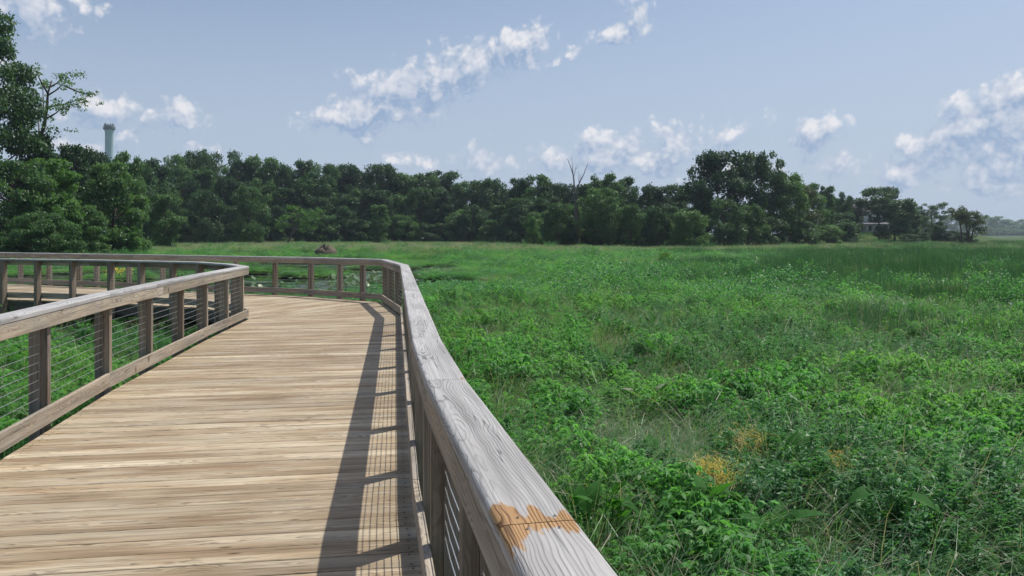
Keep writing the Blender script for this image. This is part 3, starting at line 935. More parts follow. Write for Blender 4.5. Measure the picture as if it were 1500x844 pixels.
for (r0, r1, dens, near) in ((1.2, 8, 44, True), (8, 15, 26, True), (15, 26, 15, True)):
    x, y = ring(r0, r1, dens, -62, 56)
    k = ~near_deck(x, y, 0.12) & (pond(x, y) < 0)
    x, y = x[k], y[k]
    g = vnoise(x, y, 1.7, 11) * 0.6 + vnoise(x, y, 0.6, 12) * 0.4
    u = rng.random(len(x)); re = reedness(x, y)
    hole = vnoise(x, y, 0.9, 13) + vnoise(x, y, 4.0, 14) * .4 < 0.27
    isr = (u < re * 0.8) & ~hole
    ish = ~isr & ~hole & (g > 0.46 + rng.normal(0, .07, len(x)))
    isg = ~isr & ~hole & ~ish
    sp2 = vnoise(x, y, 2.6, 61) * .7 + vnoise(x, y, .8, 62) * .3 > .60
    a_ = ish & ~sp2; put(x[a_], y[a_], (0, 3), 0.75, 1.25, 0.12)
    a_ = ish & sp2; put(x[a_], y[a_], (3, 6), 0.8, 1.25, 0.10)
    put(x[isg], y[isg], K_G, 0.65, 1.1, 0.2)
    put(x[isr], y[isr], K_R, 0.8, 1.1, 0.06)
    j = (rng.random(len(x)) < 0.9) & ish; put(x[j], y[j], K_G, 0.7, 1.15, 0.25)
    j = rng.random(len(x)) < 0.10 + 0.38 * (vnoise(x, y, 2.3, 31) > .55); put(x[j], y[j], K_S, 0.7, 1.3, 0.4)
    j = rng.random(len(x)) < 0.012; put(x[j & ~hole], y[j & ~hole], K_B, 0.8, 1.15, 0.12)
for (r0, r1, dens) in ((26, 45, 6.0), (45, 75, 3.0), (75, 120, 1.5), (120, 215, 0.7)):
    x, y = ring(r0, r1, dens, -46, 46)
    k = ~near_deck(x, y, 0.8) & (pond(x, y) < -0.02)
    x, y = x[k], y[k]
    g = vnoise(x, y, 4.0, 15) * 0.6 + vnoise(x, y, 1.4, 16) * 0.4
    bias = np.clip((y - 60) / 60, 0, 1) * 0.28 - 0.06 + np.clip((x / y) - 0.2, 0, 0.3) * 0.3
    re = reedness(x, y); u = rng.random(len(x))
    isr = u < re * 0.72
    ish = ~isr & (g > 0.44 + bias + rng.normal(0, .05, len(x)))
    isd = ~isr & (rng.random(len(x)) < np.clip((y - 82) / 30, 0, 0.8))
    ish &= ~isd
    isg = ~isr & ~ish & ~isd
    f = 1.0 + (r0 - 26) / 160
    put(x[ish], y[ish], K_HP, 0.75 * f, 1.2 * f, 0.06, (0.8 / f ** .6, 1.15 / f ** .6))
    j = ish & (rng.random(len(x)) < 0.7); put(x[j], y[j], K_GP, 0.75 * f, 1.05 * f, 0.06, (0.85 / f ** .6, 1.1 / f ** .6))
    put(x[isg], y[isg], K_GP, 0.8 * f, 1.15 * f, 0.06, (0.8 / f ** .6, 1.1 / f ** .6))
    j = ~isr & (rng.random(len(x)) < 0.035); put(x[j], y[j], (17, 18), 0.7, 1.3, 0.08, (1.25, 1.8))
    j = ~isr & (rng.random(len(x)) < 0.03); put(x[j], y[j], (14, 17), 0.6, 1.1, 0.08, (1.2, 1.6))
    put(x[isd], y[isd], K_SP, 0.8 * f, 1.1 * f, 0.05, (0.8 / f ** .6, 1.05 / f ** .6))
    j = isr & (rng.random(len(x)) < 0.16); put(x[j], y[j], K_SP, 0.8 * f, 1.0 * f, 0.05, (0.95 / f ** .6, 1.2 / f ** .6))
    put(x[isr], y[isr], K_RP, 0.8 * f, 1.1 * f, 0.04, (0.85 / f ** .6, 1.1 / f ** .6))
xyz, rot, scl, pid = (np.concatenate([p[i] for p in PTS]) for i in range(4))
print('plants', len(xyz))
scatter('marsh_plants', KINDS, xyz, rot, scl, pid, 'dense green herbs, grasses and reeds covering the marsh')

# lily pads and emergent leaves on the pond
lv = []
r = np.random.default_rng(5)
for (cx, cy, sx_, sy_, n_) in ((-7.6, 42, 2.2, 5.0, 420), (-6.0, 44, 1.4, 3.0, 60), (-13, 41, 6, 7, 170), (-16, 50, 8, 6, 120)):
    for k in range(n_):
        x, y = cx + r.normal(0, sx_ * .55), cy + r.normal(0, sy_ * .55)
        if pond(np.array([x]), np.array([y]))[0] < -0.12: continue
        R_, hgt_ = r.uniform(.07, .14), (abs(r.normal(0.0, .18)) if n_ > 140 else r.uniform(0.01, .04))
        tx, ty = r.normal(0, .35 if hgt_ > .05 else .04, 2)
        a_ = r.uniform(0, 2 * PI)
        ps = []
        for q in range(8):
            t = a_ + q * PI / 4
            ps.append((x + R_ * math.cos(t), y + R_ * math.sin(t), WATER + .02 + hgt_ + R_ * (math.cos(t) * tx + math.sin(t) * ty)))
        ctr = (x, y, WATER + 0.012 + hgt_)
        for q in range(0, 8, 2):
            lv.append([ctr, ps[q], ps[q + 1], ps[(q + 2) % 8]])
lv = np.array(lv)
link('lily_pads', quads_mesh('lily_pads', lv, LF_LILY, r.random(len(lv))), kind='stuff', label='pale lily pads and raised leaves on the pond')

# ------------------------------------------------------------------ trees
LT_DARK = leaf('dark_tree_leaf', (0.016, 0.052, 0.027), (0.088, 0.172, 0.070), 0.32, 0.5, spec=0.3)
LT_MID = leaf('mid_tree_leaf', (0.028, 0.080, 0.036), (0.135, 0.25, 0.09), 0.36, 0.5, spec=0.3)
LT_LIGHT = leaf('light_tree_leaf', (0.070, 0.165, 0.048), (0.125, 0.25, 0.07), 0.42, 0.5, spec=0.3)
LT_OLIVE = leaf('olive_tree_leaf', (0.050, 0.082, 0.036), (0.100, 0.135, 0.062), 0.3, 0.55, spec=0.25)

def crown_quads(r, clumps, size, density, droop=0.2):
    """clumps: list of (x, y, z, radius, flat) -> leaf quads + tones"""
    V, tn = [], []
    for (cx, cy, cz, rad, fl) in clumps:
        n = max(12, int(density * rad * rad))
        d = norm(r.normal(0, 1, (n, 3)))
        rr = rad * np.where(r.random(n) < 0.16, r.uniform(1.0, 1.45, n), 0.6 + 0.44 * r.random(n) ** 0.7)
        p = np.array([cx, cy, cz]) + d * rr[:, None] * np.array([1, 1, fl])
        lump = r.random()
        ax = norm(r.normal(0, 1, (n, 3)) + np.array([0, 0, -droop]))
        nrm = norm(d * 0.55 + np.array([0, 0, 0.75]) + r.normal(0, 0.45, (n, 3)))
        l = size * r.uniform(0.6, 1.35, n)
        V.append(leaves(p, ax, nrm, l, l * r.uniform(0.5, 0.8, n), 0.12))
        tn.append(np.clip(0.75 * lump + 0.35 * r.random(n), 0, 1))
    return np.concatenate(V), np.concatenate(tn)

def make_tree(seed, h, w, prof, nclump, crad, size, density, mat, base=0.1, skirt=False, tr=0.22, lean=(0, 0), flat=0.6, gap=0.0):
    """prof(t): half width share at height share t. Returns crown mesh, trunk mesh."""
    r = np.random.default_rng(seed)
    clumps, mb = [], MB()
    lx, ly = lean
    spine = lambda t: np.array([lx * t * t * h + 0.15 * math.sin(seed + t * 5), ly * t * t * h + 0.15 * math.cos(seed * 2 + t * 4), t * h])
    mb.tube([spine(t) for t in np.linspace(0, 0.86, 8)], list(np.linspace(tr, tr * 0.2, 8)), 7)
    for i in range(nclump):
        t = base + (1 - base) * ((i + r.random()) / nclump) ** 0.9
        R_ = prof(t) * w / 2
        a = r.uniform(0, 2 * PI) if gap == 0 else i * 2.4 + r.normal(0, .3)
        q = R_ * (0.35 + 0.65 * math.sqrt(r.random()))
        cr = crad * r.uniform(0.7, 1.3) * (0.75 + 0.4 * prof(t))
        c = spine(t) + np.array([q * math.cos(a), q * math.sin(a), r.normal(0, 0.02 * h)])
        c[2] = min(c[2], h - cr * flat * 0.8)
        clumps.append((*c, cr, flat))
        if i % 2 == 0 or nclump < 30:
            s_ = spine(max(0.05, t - 0.16))
            m_ = (s_ + c) / 2 + np.array([0, 0, -0.02 * h])
            mb.tube([s_, m_, c], [tr * 0.35, tr * 0.24, tr * 0.08], 5, cap=False)
    V, tn = crown_quads(r, clumps, size, density)
    return quads_mesh('crown', V, mat, tn), mb.mesh('trunk', M_BARK, True)

def P_round(t): return max(0.12, math.sqrt(max(0.0, 1 - ((t - 0.55) / 0.52) ** 2)))
def P_tall(t): return max(0.15, 0.95 * math.sqrt(max(0.0, 1 - ((t - 0.5) / 0.56) ** 2)) * (0.85 + 0.15 * math.sin(t * 14)))
def P_bush(t): return max(0.15, math.sqrt(max(0.0, 1 - ((t - 0.30) / 0.76) ** 2)))
def P_cone(t): return max(0.08, 1.02 * (1 - t) ** 0.75)
def P_top(t): return max(0.35, 0.62 + 0.4 * math.sin((t - 0.25) * 3.2)) if t > 0.25 else 0.6

# nominal size 14 m high, 9 m wide
VAR = {
    'round_dark': [make_tree(500 + i, 14, 9, P_round, 46, 1.15, 0.40, 175, LT_DARK, 0.14) for i in range(4)],
    'round_mid': [make_tree(510 + i, 14, 9, P_round, 46, 1.15, 0.40, 175, LT_MID, 0.14) for i in range(3)],
    'tall_dark': [make_tree(520 + i, 14, 7, P_tall, 48, 0.98, 0.40, 200, LT_DARK, 0.08) for i in range(3)],
    'tall_mid': [make_tree(530 + i, 14, 7, P_tall, 48, 0.98, 0.40, 200, LT_MID, 0.06) for i in range(3)],
    'bush_dark': [make_tree(540 + i, 8, 8, P_bush, 44, 0.98, 0.34, 220, LT_DARK, 0.03) for i in range(3)],
    'bush_mid': [make_tree(550 + i, 8, 8, P_bush, 44, 0.98, 0.34, 220, LT_MID, 0.03) for i in range(3)],
    'bush_light': [make_tree(560 + i, 8, 8, P_bush, 40, 1.1, 0.36, 150, LT_LIGHT, 0.03) for i in range(2)],
    'cone_light': [make_tree(570, 7, 4.5, P_cone, 34, 0.75, 0.3, 220, LT_LIGHT, 0.04)],
    'open_dark': [make_tree(580 + i, 14, 10, P_top, 42, 1.0, 0.40, 150, LT_DARK, 0.2, tr=0.3) for i in range(2)],
    'high_crown': [make_tree(585, 14, 10, P_round, 40, 1.05, 0.40, 165, LT_DARK, 0.52, tr=0.3)],
    'olive': [make_tree(590, 14, 9, P_round, 46, 1.2, 0.40, 130, LT_OLIVE, 0.12)],
}
NOM = {'round_dark': (14, 9), 'round_mid': (14, 9), 'tall_dark': (14, 7), 'tall_mid': (14, 7), 'bush_dark': (8, 8), 'bush_mid': (8, 8),
       'bush_light': (8, 8), 'cone_light': (7, 4.5), 'open_dark': (14, 10), 'high_crown': (14, 10), 'olive': (14, 9)}
USED = {}
def tree(kind, px, top, width, d, label, group=None, name=None, cat=None, zbase=None, meshes=None, nom=None, spin=None):
    """plant a tree whose axis stands at column px, depth d, its top at row top, its crown width pixels across"""
    x = (px - 750) / FPX * d
    zb = float(ground_z(np.array([x]), np.array([d]))[0]) - 0.05 if zbase is None else zbase
    H_ = EYE + (HZ - top) / FPX * d - zb
    Wd = width / FPX * d
    if meshes is None:
        k = USED.get(kind, 0); USED[kind] = k + 1
        meshes, nom = VAR[kind][k % len(VAR[kind])], NOM[kind]
    nm = name or ('shrub' if kind.startswith('bush') else 'broadleaf_tree')
    rot = 2.4 * len(TREES) if spin is None else spin
    root = empty(nm, (x, d, zb), rot, label=label, cat=cat or ('shrub' if kind.startswith('bush') else 'tree'), group=group)
    root.scale = (Wd / nom[1] * 0.92, Wd / nom[1] * 0.92, H_ / nom[0] * 0.985)
    link('trunk', meshes[1], root); link('crown', meshes[0], root)
    TREES.append(root)
    return root
TREES = []

# -- the tall trees close behind the far rail on the left
NEAR = {
    'oak': make_tree(600, 22, 15, P_round, 78, 1.3, 0.38, 210, LT_DARK, 0.2, tr=0.42),
    'vine': make_tree(601, 11, 7, P_tall, 90, 0.75, 0.30, 380, LT_DARK, 0.02),
    'maple': make_tree(602, 8.5, 7.5, P_bush, 80, 0.78, 0.28, 380, LT_MID, 0.03, flat=0.45),
    'fresh': make_tree(603, 9, 6.5, P_bush, 74, 0.75, 0.28, 380, LT_LIGHT, 0.03, flat=0.45),
    'low': make_tree(604, 7.5, 10, P_bush, 100, 0.85, 0.27, 380, LT_MID, 0.02, flat=0.45),
}
NN = {'oak': (22, 15), 'vine': (11, 7), 'maple': (8.5, 7.5), 'fresh': (9, 6.5), 'low': (7.5, 10)}
def near(kind, px, top, width, d, label, name='broadleaf_tree', cat='tree', spin=0.0):
    return tree('near', px, top, width, d, label, name=name, cat=cat, meshes=NEAR[kind], nom=NN[kind], spin=spin)
near('oak', -32, 18, 175, 70, 'very tall dark oak rising at the edge of the view over the boardwalk')
near('oak', -150, 60, 220, 84, 'second tall dark oak, beyond the very tall one', spin=2.0)
near('low', 22, 236, 150, 67, 'big rounded green tree in front of the tall oak, behind the far rail')
near('vine', 52, 196, 90, 76, 'dark vine-smothered tree wrapped round the foot of the lacy locust', spin=1.0)
near('fresh', 74, 232, 92, 70, 'fresh green tree with sunlit tips below the lacy locust')
near('vine', 110, 213, 78, 88, 'dark green tree between the lacy locust and the water tower', spin=3.0)
near('maple', 165, 238, 92, 79, 'spreading maple with light green tips standing under the water tower')
near('maple', 118, 300, 76, 72, 'low dark green maple between the fresh green tree and the maple under the tower', spin=2.0)
near('low', 60, 312, 110, 63, 'low bushy green tree right behind the far rail, under the fresh green tree', spin=1.5)
near('fresh', 186, 330, 42, 78, 'small light green bush at the marsh edge beside the maple under the tower', 'shrub', 'shrub', 0.7)
tree('round_dark', 140, 221, 62, 97, 'dark tree behind the maple, just beside the water tower')
tree('round_mid', 186, 222, 52, 104, 'round-topped tree on the far side of the water tower')

# lacy locust: open crown on a bare curved stem
d0 = 77.0
def img(px, py, d): return np.array([(px - 750) / FPX * d, d, EYE + (HZ - py) / FPX * d])
lx0 = img(50, 342, d0); lx0[2] = GROUND - 0.05
rel = lambda px, py, dy=0.0: img(px, py, d0) - lx0 + np.array([0, dy, 0])
r = np.random.default_rng(44)
cl, mb = [], MB()
mb.tube([(0, 0, 0), rel(50, 250), rel(56, 210), rel(65, 184), rel(69, 155), rel(70, 137), rel(76, 118)], [.3, .24, .2, .17, .14, .1, .05], 7)
for (sx0, sy0, ex, ey) in ((65, 184, 47, 119), (66, 175, 104, 158), (69, 157, 109, 145), (69, 150, 45, 140), (70, 140, 99, 124), (70, 137, 65, 106), (72, 128, 86, 110), (58, 205, 40, 165), (60, 200, 76, 190), (100, 160, 110, 163), (95, 126, 112, 132)):
    e = rel(ex, ey, r.normal(0, 1.2)); s_ = rel(sx0, sy0)
    mb.tube([s_, (s_ * .45 + e * .55) + np.array([0, 0, -.12]), e], [.10, .07, .03], 5, cap=False)
    cl.append((*e, 0.62, 0.5))
    for q in range(5):
        o_ = e + r.normal(0, 0.75, 3) * np.array([1, 1, .5]); cl.append((*o_, r.uniform(.32, .6), .5))
for (ex, ey) in ((38, 180), (48, 195), (62, 208), (52, 222), (40, 205)):
    cl.append((*rel(ex, ey, r.normal(0, 1)), 0.85, .7))
V, tn = crown_quads(r, cl, 0.24, 110)
root = empty('locust_tree', tuple(lx0), label='lacy locust with an airy crown on a bare curved stem, beside the tall oak', cat='tree')
link('trunk', mb.mesh('trunk', M_BARK, True), root); link('crown', quads_mesh('crown', V, LT_MID, tn), root)

# -- the wood across the marsh: edge distance by column
EX = [120, 190, 250, 300, 500, 700, 780, 850, 980, 1050, 1110, 1200, 1290]
ED = [85, 108, 146, 160, 166, 160, 142, 122, 120, 126, 140, 168, 180]
def edge(px): return float(np.interp(px, EX, ED))
WOOD = 'trees of the wood across the marsh'
SK = [(205, 236), (228, 228), (256, 229), (288, 226), (322, 223), (352, 232), (384, 233), (414, 236), (444, 233), (474, 244), (502, 243), (532, 237),
      (562, 240), (592, 249), (622, 252), (652, 254), (682, 264), (712, 262), (738, 264), (764, 260), (790, 251), (818, 266), (862, 262),
      (884, 254), (908, 262), (936, 270), (966, 274), (994, 272)]
LM = [(160, 'water tower'), (435, 'slanted sapling'), (782, 'cone-shaped tree'), (845, 'bare dead tree'), (1010, 'round light bush'), (1085, 'great tree clump')]
ORD = ['first', 'second', 'third', 'fourth', 'fifth', 'sixth', 'seventh', 'eighth', 'ninth', 'tenth', 'eleventh', 'twelfth', 'thirteenth', 'fourteenth', 'fifteenth', 'sixteenth', 'seventeenth', 'eighteenth', 'nineteenth', 'twentieth']
def rank_label(px, cols, desc, rank):
    """where a tree stands in its rank: counted from the landmark it follows toward the next one"""
    prev = [(x_, n_) for x_, n_ in LM if x_ <= px][-1]
    k = sum(1 for c in cols if prev[0] <= c <= px)
    return f'{desc}, {ORD[k - 1]} in the {rank} counting right from the {prev[1]}'
tr_ = random.Random(21)
cols = [c for c, _ in SK]
for i, (px, top) in enumerate(SK):
    kind = ['round_dark', 'tall_dark', 'round_mid', 'round_dark', 'open_dark', 'round_dark', 'tall_mid'][i % 7]
    desc = {'round_dark': 'dark round-headed tree', 'tall_dark': 'dark upright tree', 'round_mid': 'green round-headed tree', 'open_dark': 'open-crowned dark tree', 'tall_mid': 'green upright tree'}[kind]
    tree(kind, px + tr_.uniform(-3, 3), top + tr_.uniform(-5, 6), tr_.uniform(46, 64), edge(px) + tr_.uniform(16, 30), rank_label(px, cols, desc, 'skyline'), WOOD)
# the rank behind shows in the gaps of the skyline
cols = [218 + 33 * k for k in range(25)]
for i, px in enumerate(cols):
    top = float(np.interp(px, [c for c, _ in SK], [t for _, t in SK])) + tr_.uniform(8, 20)
    tree('round_dark' if i % 3 else 'round_mid', px, top, tr_.uniform(44, 58), edge(px) + tr_.uniform(34, 44), rank_label(px, cols, 'half-hidden tree', 'back row'), WOOD)
# middle rank
cols = [212 + 29 * k for k in range(28)]
for i, px in enumerate(cols):
    top = float(np.interp(px, [c for c, _ in SK], [t for _, t in SK])) + tr_.uniform(22, 46)
    kind = ['tall_dark', 'round_mid', 'round_dark', 'tall_mid', 'round_dark'][i % 5]
    desc = {'round_dark': 'dark rounded tree', 'tall_dark': 'dark narrow tree', 'round_mid': 'green rounded tree', 'tall_mid': 'green narrow tree'}[kind]
    tree(kind, px + tr_.uniform(-5, 5), top, tr_.uniform(38, 54), edge(px) + tr_.uniform(8, 15), rank_label(px, cols, desc, 'middle rank'), WOOD)
# front rank of low trees and shrubs along the marsh
cols = [214 + 24 * k for k in range(33)]
for i, px in enumerate(cols):
    if abs(px - 435) < 12 or abs(px - 1010) < 16: continue
    top = tr_.uniform(300, 330)
    kind = ['bush_dark', 'bush_mid', 'bush_dark', 'bush_dark', 'bush_mid'][i % 5]
    tree(kind, px + tr_.uniform(-5, 5), top, tr_.uniform(34, 50), edge(px) + tr_.uniform(1, 6), rank_label(px, cols, ('dark' if 'dark' in kind else 'green') + ' wood-edge shrub', 'front row'), 'shrubs along the foot of the wood')
# trees of the front that catch the eye
tree('tall_mid', 241, 284, 52, 112, 'grey-green feathery tree at the marsh edge, next past the maple under the tower')
tree('bush_dark', 304, 279, 56, 150, 'dark rounded tree bulging from the wood before the slanted sapling')
tree('bush_mid', 366, 272, 54, 152, 'green dome-shaped tree between the bulging dark tree and the slanted sapling')
tree('tall_mid', 556, 300, 34, 158, 'narrow leafy young tree midway between the sapling and the cone-shaped tree')
tree('cone_light', 781, 317, 32, 134, 'small cone-shaped young tree, light green, standing alone before the wood', name='young_tree')
tree('bush_mid', 818, 298, 54, 124, 'broad green tree filling the gap before the bare dead tree')
tree('round_mid', 880, 275, 64, 121, 'leaning green tree spreading right beside the bare dead tree')
tree('bush_mid', 925, 300, 46, 119, 'green rounded shrub between the leaning tree and the round light bush')
tree('bush_mid', 1010, 309, 62, 113, 'round leafy green bush at the marsh edge below the great clump')
tree('bush_dark', 962, 302, 44, 116, 'dark shrub next to the round light bush, on the dead-tree side')
# the great clump
tree('round_dark', 1052, 220, 84, 128, 'great dark domed oak, tallest crown of the clump')
tree('round_dark', 1098, 224, 76, 131, 'tall dark oak sharing the clump crown with the domed oak')
tree('open_dark', 1120, 222, 60, 134, 'ragged thin-topped oak rising over the shoulder of the great clump')
tree('round_mid', 1148, 252, 66, 133, 'mid-green tree on the shoulder of the great clump')
tree('tall_dark', 1026, 262, 40, 124, 'dark vine-hung tree tucked against the near flank of the domed oak')
tree('bush_dark', 1062, 292, 62, 120, 'dark bushy tree under the domed oak')
tree('bush_mid', 1098, 300, 52, 124, 'green leafy tree under the tall oak of the clump')
tree('olive', 1172, 268, 58, 140, 'olive-brown tree next down from the shoulder of the clump')
tree('round_mid', 1188, 268, 50, 150, 'green tree at the house end of the great clump')
tree('bush_dark', 1130, 318, 56, 126, 'low dark shrub at the foot of the great clump')
tree('bush_dark', 1168, 322, 60, 134, 'low dark shrub sprawling at the foot of the olive-brown tree')
tree('bush_mid', 1210, 330, 50, 142, 'low sprawling green shrub where the wood ends', cat='shrub')
tree('tall_dark', 1211, 272, 30, 158, 'slim dark tree with a ragged tip, first past the clump')
tree('open_dark', 1235, 281, 34, 172, 'small ragged dark tree before the house')
tree('bush_dark', 1232, 312, 54, 168, 'dark bushy tree standing close before the house')
tree('round_dark', 1248, 290, 36, 176, 'dark tree beside the porch of the white house')
tree('high_crown', 1288, 274, 62, 172, 'crooked tall tree leaning over the roof of the white house', zbase=0.0)
tree('round_dark', 1310, 288, 62, 168, 'broad dark tree just past the porch of the white house', zbase=-0.6)
tree('tall_dark', 1332, 296, 34, 182, 'dark narrow tree at the end of the house grove', zbase=0.4)
tree('open_dark', 1365, 297, 42, 186, 'lone spreading dark tree on the low bank past the house', zbase=0.6)
for k, (px, top, w_) in enumerate(((1378, 330, 34), (1392, 338, 30), (1352, 341, 26), (1330, 343, 30), (1412, 340, 34))):
    tree('bush_dark', px, top, w_, 166 - 3 * k, ['dark shrub under the lone spreading tree', 'dark low shrub between the lone tree and the wind-bent tree', 'small dark shrub on the bank before the lone tree',
         'small dark shrub at the near end of the bank', 'dark scrub round the foot of the wind-bent tree'][k], 'shrubs on the low bank', zbase=-0.9)

for k, (kind, px, top, w_, d_) in enumerate((('round_dark', 1222, 290, 46, 190), ('round_mid', 1246, 298, 44, 205), ('round_dark', 1296, 296, 52, 215), ('round_mid', 1322, 304, 46, 200), ('round_dark', 1345, 312, 40, 225), ('bush_mid', 1236, 326, 44, 160))):
    tree(kind, px, top, w_, d_, ['dark tree filling the grove behind the slim ragged tree', 'green tree behind the dark bushy tree of the house grove', 'dark tree rising behind the roof of the white house', 'green tree in the grove just behind the broad dark tree',
         'lower dark tree closing the grove toward the lone tree', 'green shrub under the dark bushy tree of the house grove'][k], zbase=-0.5)

# wind-bent multi-stemmed tree on the point
d0 = 142.0
b0 = img(1416, 342, d0); b0[2] = GROUND
rel = lambda px, py, dy=0.0: img(px, py, d0) - b0 + np.array([0, dy, 0])
mb, cl = MB(), []
r = np.random.default_rng(91)
for (bx, pts) in ((1409, ((1408, 340), (1406, 325), (1402, 312))), (1418, ((1417, 340), (1414, 326), (1418, 312))), (1423, ((1424, 344), (1427, 332), (1432, 322))), (1418, ((1420, 335), (1424, 326), (1430, 316)))):
    P_ = [rel(bx, 356)] + [rel(*p) for p in pts]
    mb.tube(P_, [.17, .13, .10, .04], 6)
for k in range(95):
    px = r.uniform(1396, 1441); t = (px - 1396) / 45
    lo_, hi_ = 316 + 27 * t ** 0.9, 305 + 17 * max(0, t - .25) ** 1.1
    cl.append((*rel(px, r.uniform(hi_, lo_), r.normal(0, 1.2)), r.uniform(.35, .75), .6))
V, tn = crown_quads(r, cl, 0.27, 170)
root = empty('wind_bent_tree', tuple(b0), label='wind-bent brownish tree with several bare stems on the point of land', cat='tree')
link('trunk', mb.mesh('trunk', M_BARK, True), root); link('crown', quads_mesh('crown', V, LT_OLIVE, tn), root)

# slanted sapling before the wood
d0 = 150.0
b0 = img(420, 342, d0); b0[2] = GROUND
rel = lambda px, py, dy=0.0: img(px, py, d0) - b0 + np.array([0, dy, 0])
mb, cl = MB(), []
mb.tube([rel(421, 358), rel(428, 342), rel(436, 330), rel(447, 318)], [.16, .13, .1, .05], 6)
for (ex, ey) in ((412, 322), (425, 316), (440, 312), (455, 310), (463, 318), (450, 322), (436, 322), (408, 332), (420, 330), (458, 334), (444, 330), (432, 308), (466, 308)):
    e = rel(ex, ey, r.normal(0, .8)); mb.tube([rel(432, 336), e], [.06, .02], 4, cap=False)
    for q in range(3): cl.append((*(e + r.normal(0, .55, 3) * np.array([1, 1, .6])), r.uniform(.45, .8), .55))
V, tn = crown_quads(r, cl, 0.30, 130)
root = empty('sapling', tuple(b0), label='slanted sapling with fresh green leaves leaning out from the dark wood', cat='tree')
link('trunk', mb.mesh('trunk', M_DEADWOOD, True), root); link('crown', quads_mesh('crown', V, LT_LIGHT, tn), root)

# bare dead tree
d0 = 123.0
b0 = img(845, 342, d0); b0[2] = GROUND
rel = lambda px, py, dy=0.0: img(px, py, d0) - b0 + np.array([0, dy, 0])
thin = 0.7
root = empty('dead_tree', tuple(b0), label='bare dead tree with forked grey limbs standing above the wood', cat='tree')
mb = MB()
zx = lambda a, b: (820 + a / 6.025, 230 + b / 6.03)
def stem(pts, r0, r1):
    m_ = MB(); q = [rel(*zx(*p), dy_) for p, dy_ in pts]
    m_.tube(q, list(np.linspace(r0 * thin, r1 * thin, len(q))), 6); return m_
for k, (pts, r0, r1) in enumerate((
        ([((140, 760), 0), ((137, 500), 0), ((130, 330), 0), ((124, 200), 0), ((116, 150), 0), ((98, 90), .2), ((68, 12), .4)], .27, .05),
        ([((160, 760), .3), ((157, 420), .3), ((160, 260), .3), ((186, 205), .3), ((215, 150), .5), ((252, 52), .8)], .24, .05))):
    link('trunk', stem(pts, r0, r1).mesh('trunk', M_DEADWOOD, True), root)
for pts, r0 in (([((116, 150), 0), ((112, 90), -.3), ((100, 0), -.6)], .09), ([((124, 175), 0), ((140, 110), .5), ((150, 62), .6)], .07), ([((138, 115), .5), ((180, 62), .9)], .05),
                ([((172, 230), .3), ((168, 120), 0)], .09), ([((128, 260), 0), ((124, 205), -.5), ((116, 170), -.8)], .08), ([((186, 200), .3), ((190, 150), .1)], .05), ([((225, 130), .5), ((222, 100), .5)], .04)):
    link('limb', stem(pts, r0, .02).mesh('limb', M_DEADWOOD, True), root)

# far wood across the open marsh, fading in the haze
FARW = 'trees of the far blue wood'
ft = random.Random(8)
FV = [make_tree(620 + i, 14, 10, P_bush, 34, 1.5, 0.6, 60, LT_MID, 0.04) for i in range(4)]
cols = [1325 + 17 * k for k in range(18)]
for k, px in enumerate(cols):
    top = float(np.interp(px, [1180, 1330, 1400, 1440, 1480, 1540, 1760], [316, 314, 317, 318, 321, 323, 326])) + ft.uniform(-3, 3)
    tree('far', px, top, ft.uniform(26, 36), 900 + ft.uniform(-35, 35) - (60 if px < 1420 else 0), f'hazy blue-green tree of the far wood, {ORD[k]} counting right from the house grove', FARW, meshes=FV[k % 4], nom=(14, 10))
cols = [1440 + 21 * k for k in range(5)]
for k, px in enumerate(cols):
    tree('far', px, 336 + ft.uniform(-2, 2), 34, 840, f'low hazy bush along the foot of the far wood, {ORD[k]} past the wind-bent tree', 'bushes at the foot of the far wood', name='shrub', cat='shrub', meshes=FV[(k + 1) % 4], nom=(14, 10))

# ------------------------------------------------------------------ water tower
M_TOWER = plain('pale_blue_steel', (0.42, 0.55, 0.58), 0.55, 0.06, 0.3)
M_TOWERD = plain('grey_steel', (0.22, 0.25, 0.26), 0.6, 0.1, 1.0)
d0 = 400.0
b0 = img(160, 342, d0)
zt = lambda py: EYE + (HZ - py) / FPX * d0
root = empty('water_tower', (b0[0], d0, GROUND), label='pale blue water tower with a collar of antennas rising over the trees', cat='water tower')
def lathe(prof, n=28):
    m_ = MB(); vs, fs = [], []
    for (rr, z) in prof:
        for k in range(n):
            vs.append((rr * math.cos(2 * PI * k / n), rr * math.sin(2 * PI * k / n), z - GROUND))
    for i in range(len(prof) - 1):
        for k in range(n): fs.append((i * n + k, i * n + (k + 1) % n, (i + 1) * n + (k + 1) % n, (i + 1) * n + k))
    fs.append(tuple(range(n))[::-1]); fs.append(tuple((len(prof) - 1) * n + k for k in range(n)))
    m_.add(vs, fs); return m_
link('column', lathe([(2.15, GROUND), (2.0, zt(230)), (2.0, zt(194)), (2.25, zt(192)), (2.35, zt(190.6))]).mesh('column', M_TOWER, True), root)
link('platform', lathe([(2.3, zt(190.6)), (2.95, zt(189.8)), (3.0, zt(188.6)), (2.4, zt(188.5))]).mesh('platform', M_TOWERD), root)
link('tank_top', lathe([(1.9, zt(188.5)), (1.95, zt(184.5)), (1.6, zt(183.6)), (0.3, zt(183.2))]).mesh('tank_top', M_TOWERD, True), root)
am = MB(); am.box(-.32, .32, -.14, .14, -1.0, 1.0)
ame = am.mesh('antenna', M_TOWERD)
for k in range(12):
    a = 2 * PI * k / 12 + .2
    link('antenna', ame, root, (2.25 * math.cos(a), 2.25 * math.sin(a), zt(185.2) - GROUND + 0.5 * (k % 3) * 0.4), (0, 0, a + PI / 2))
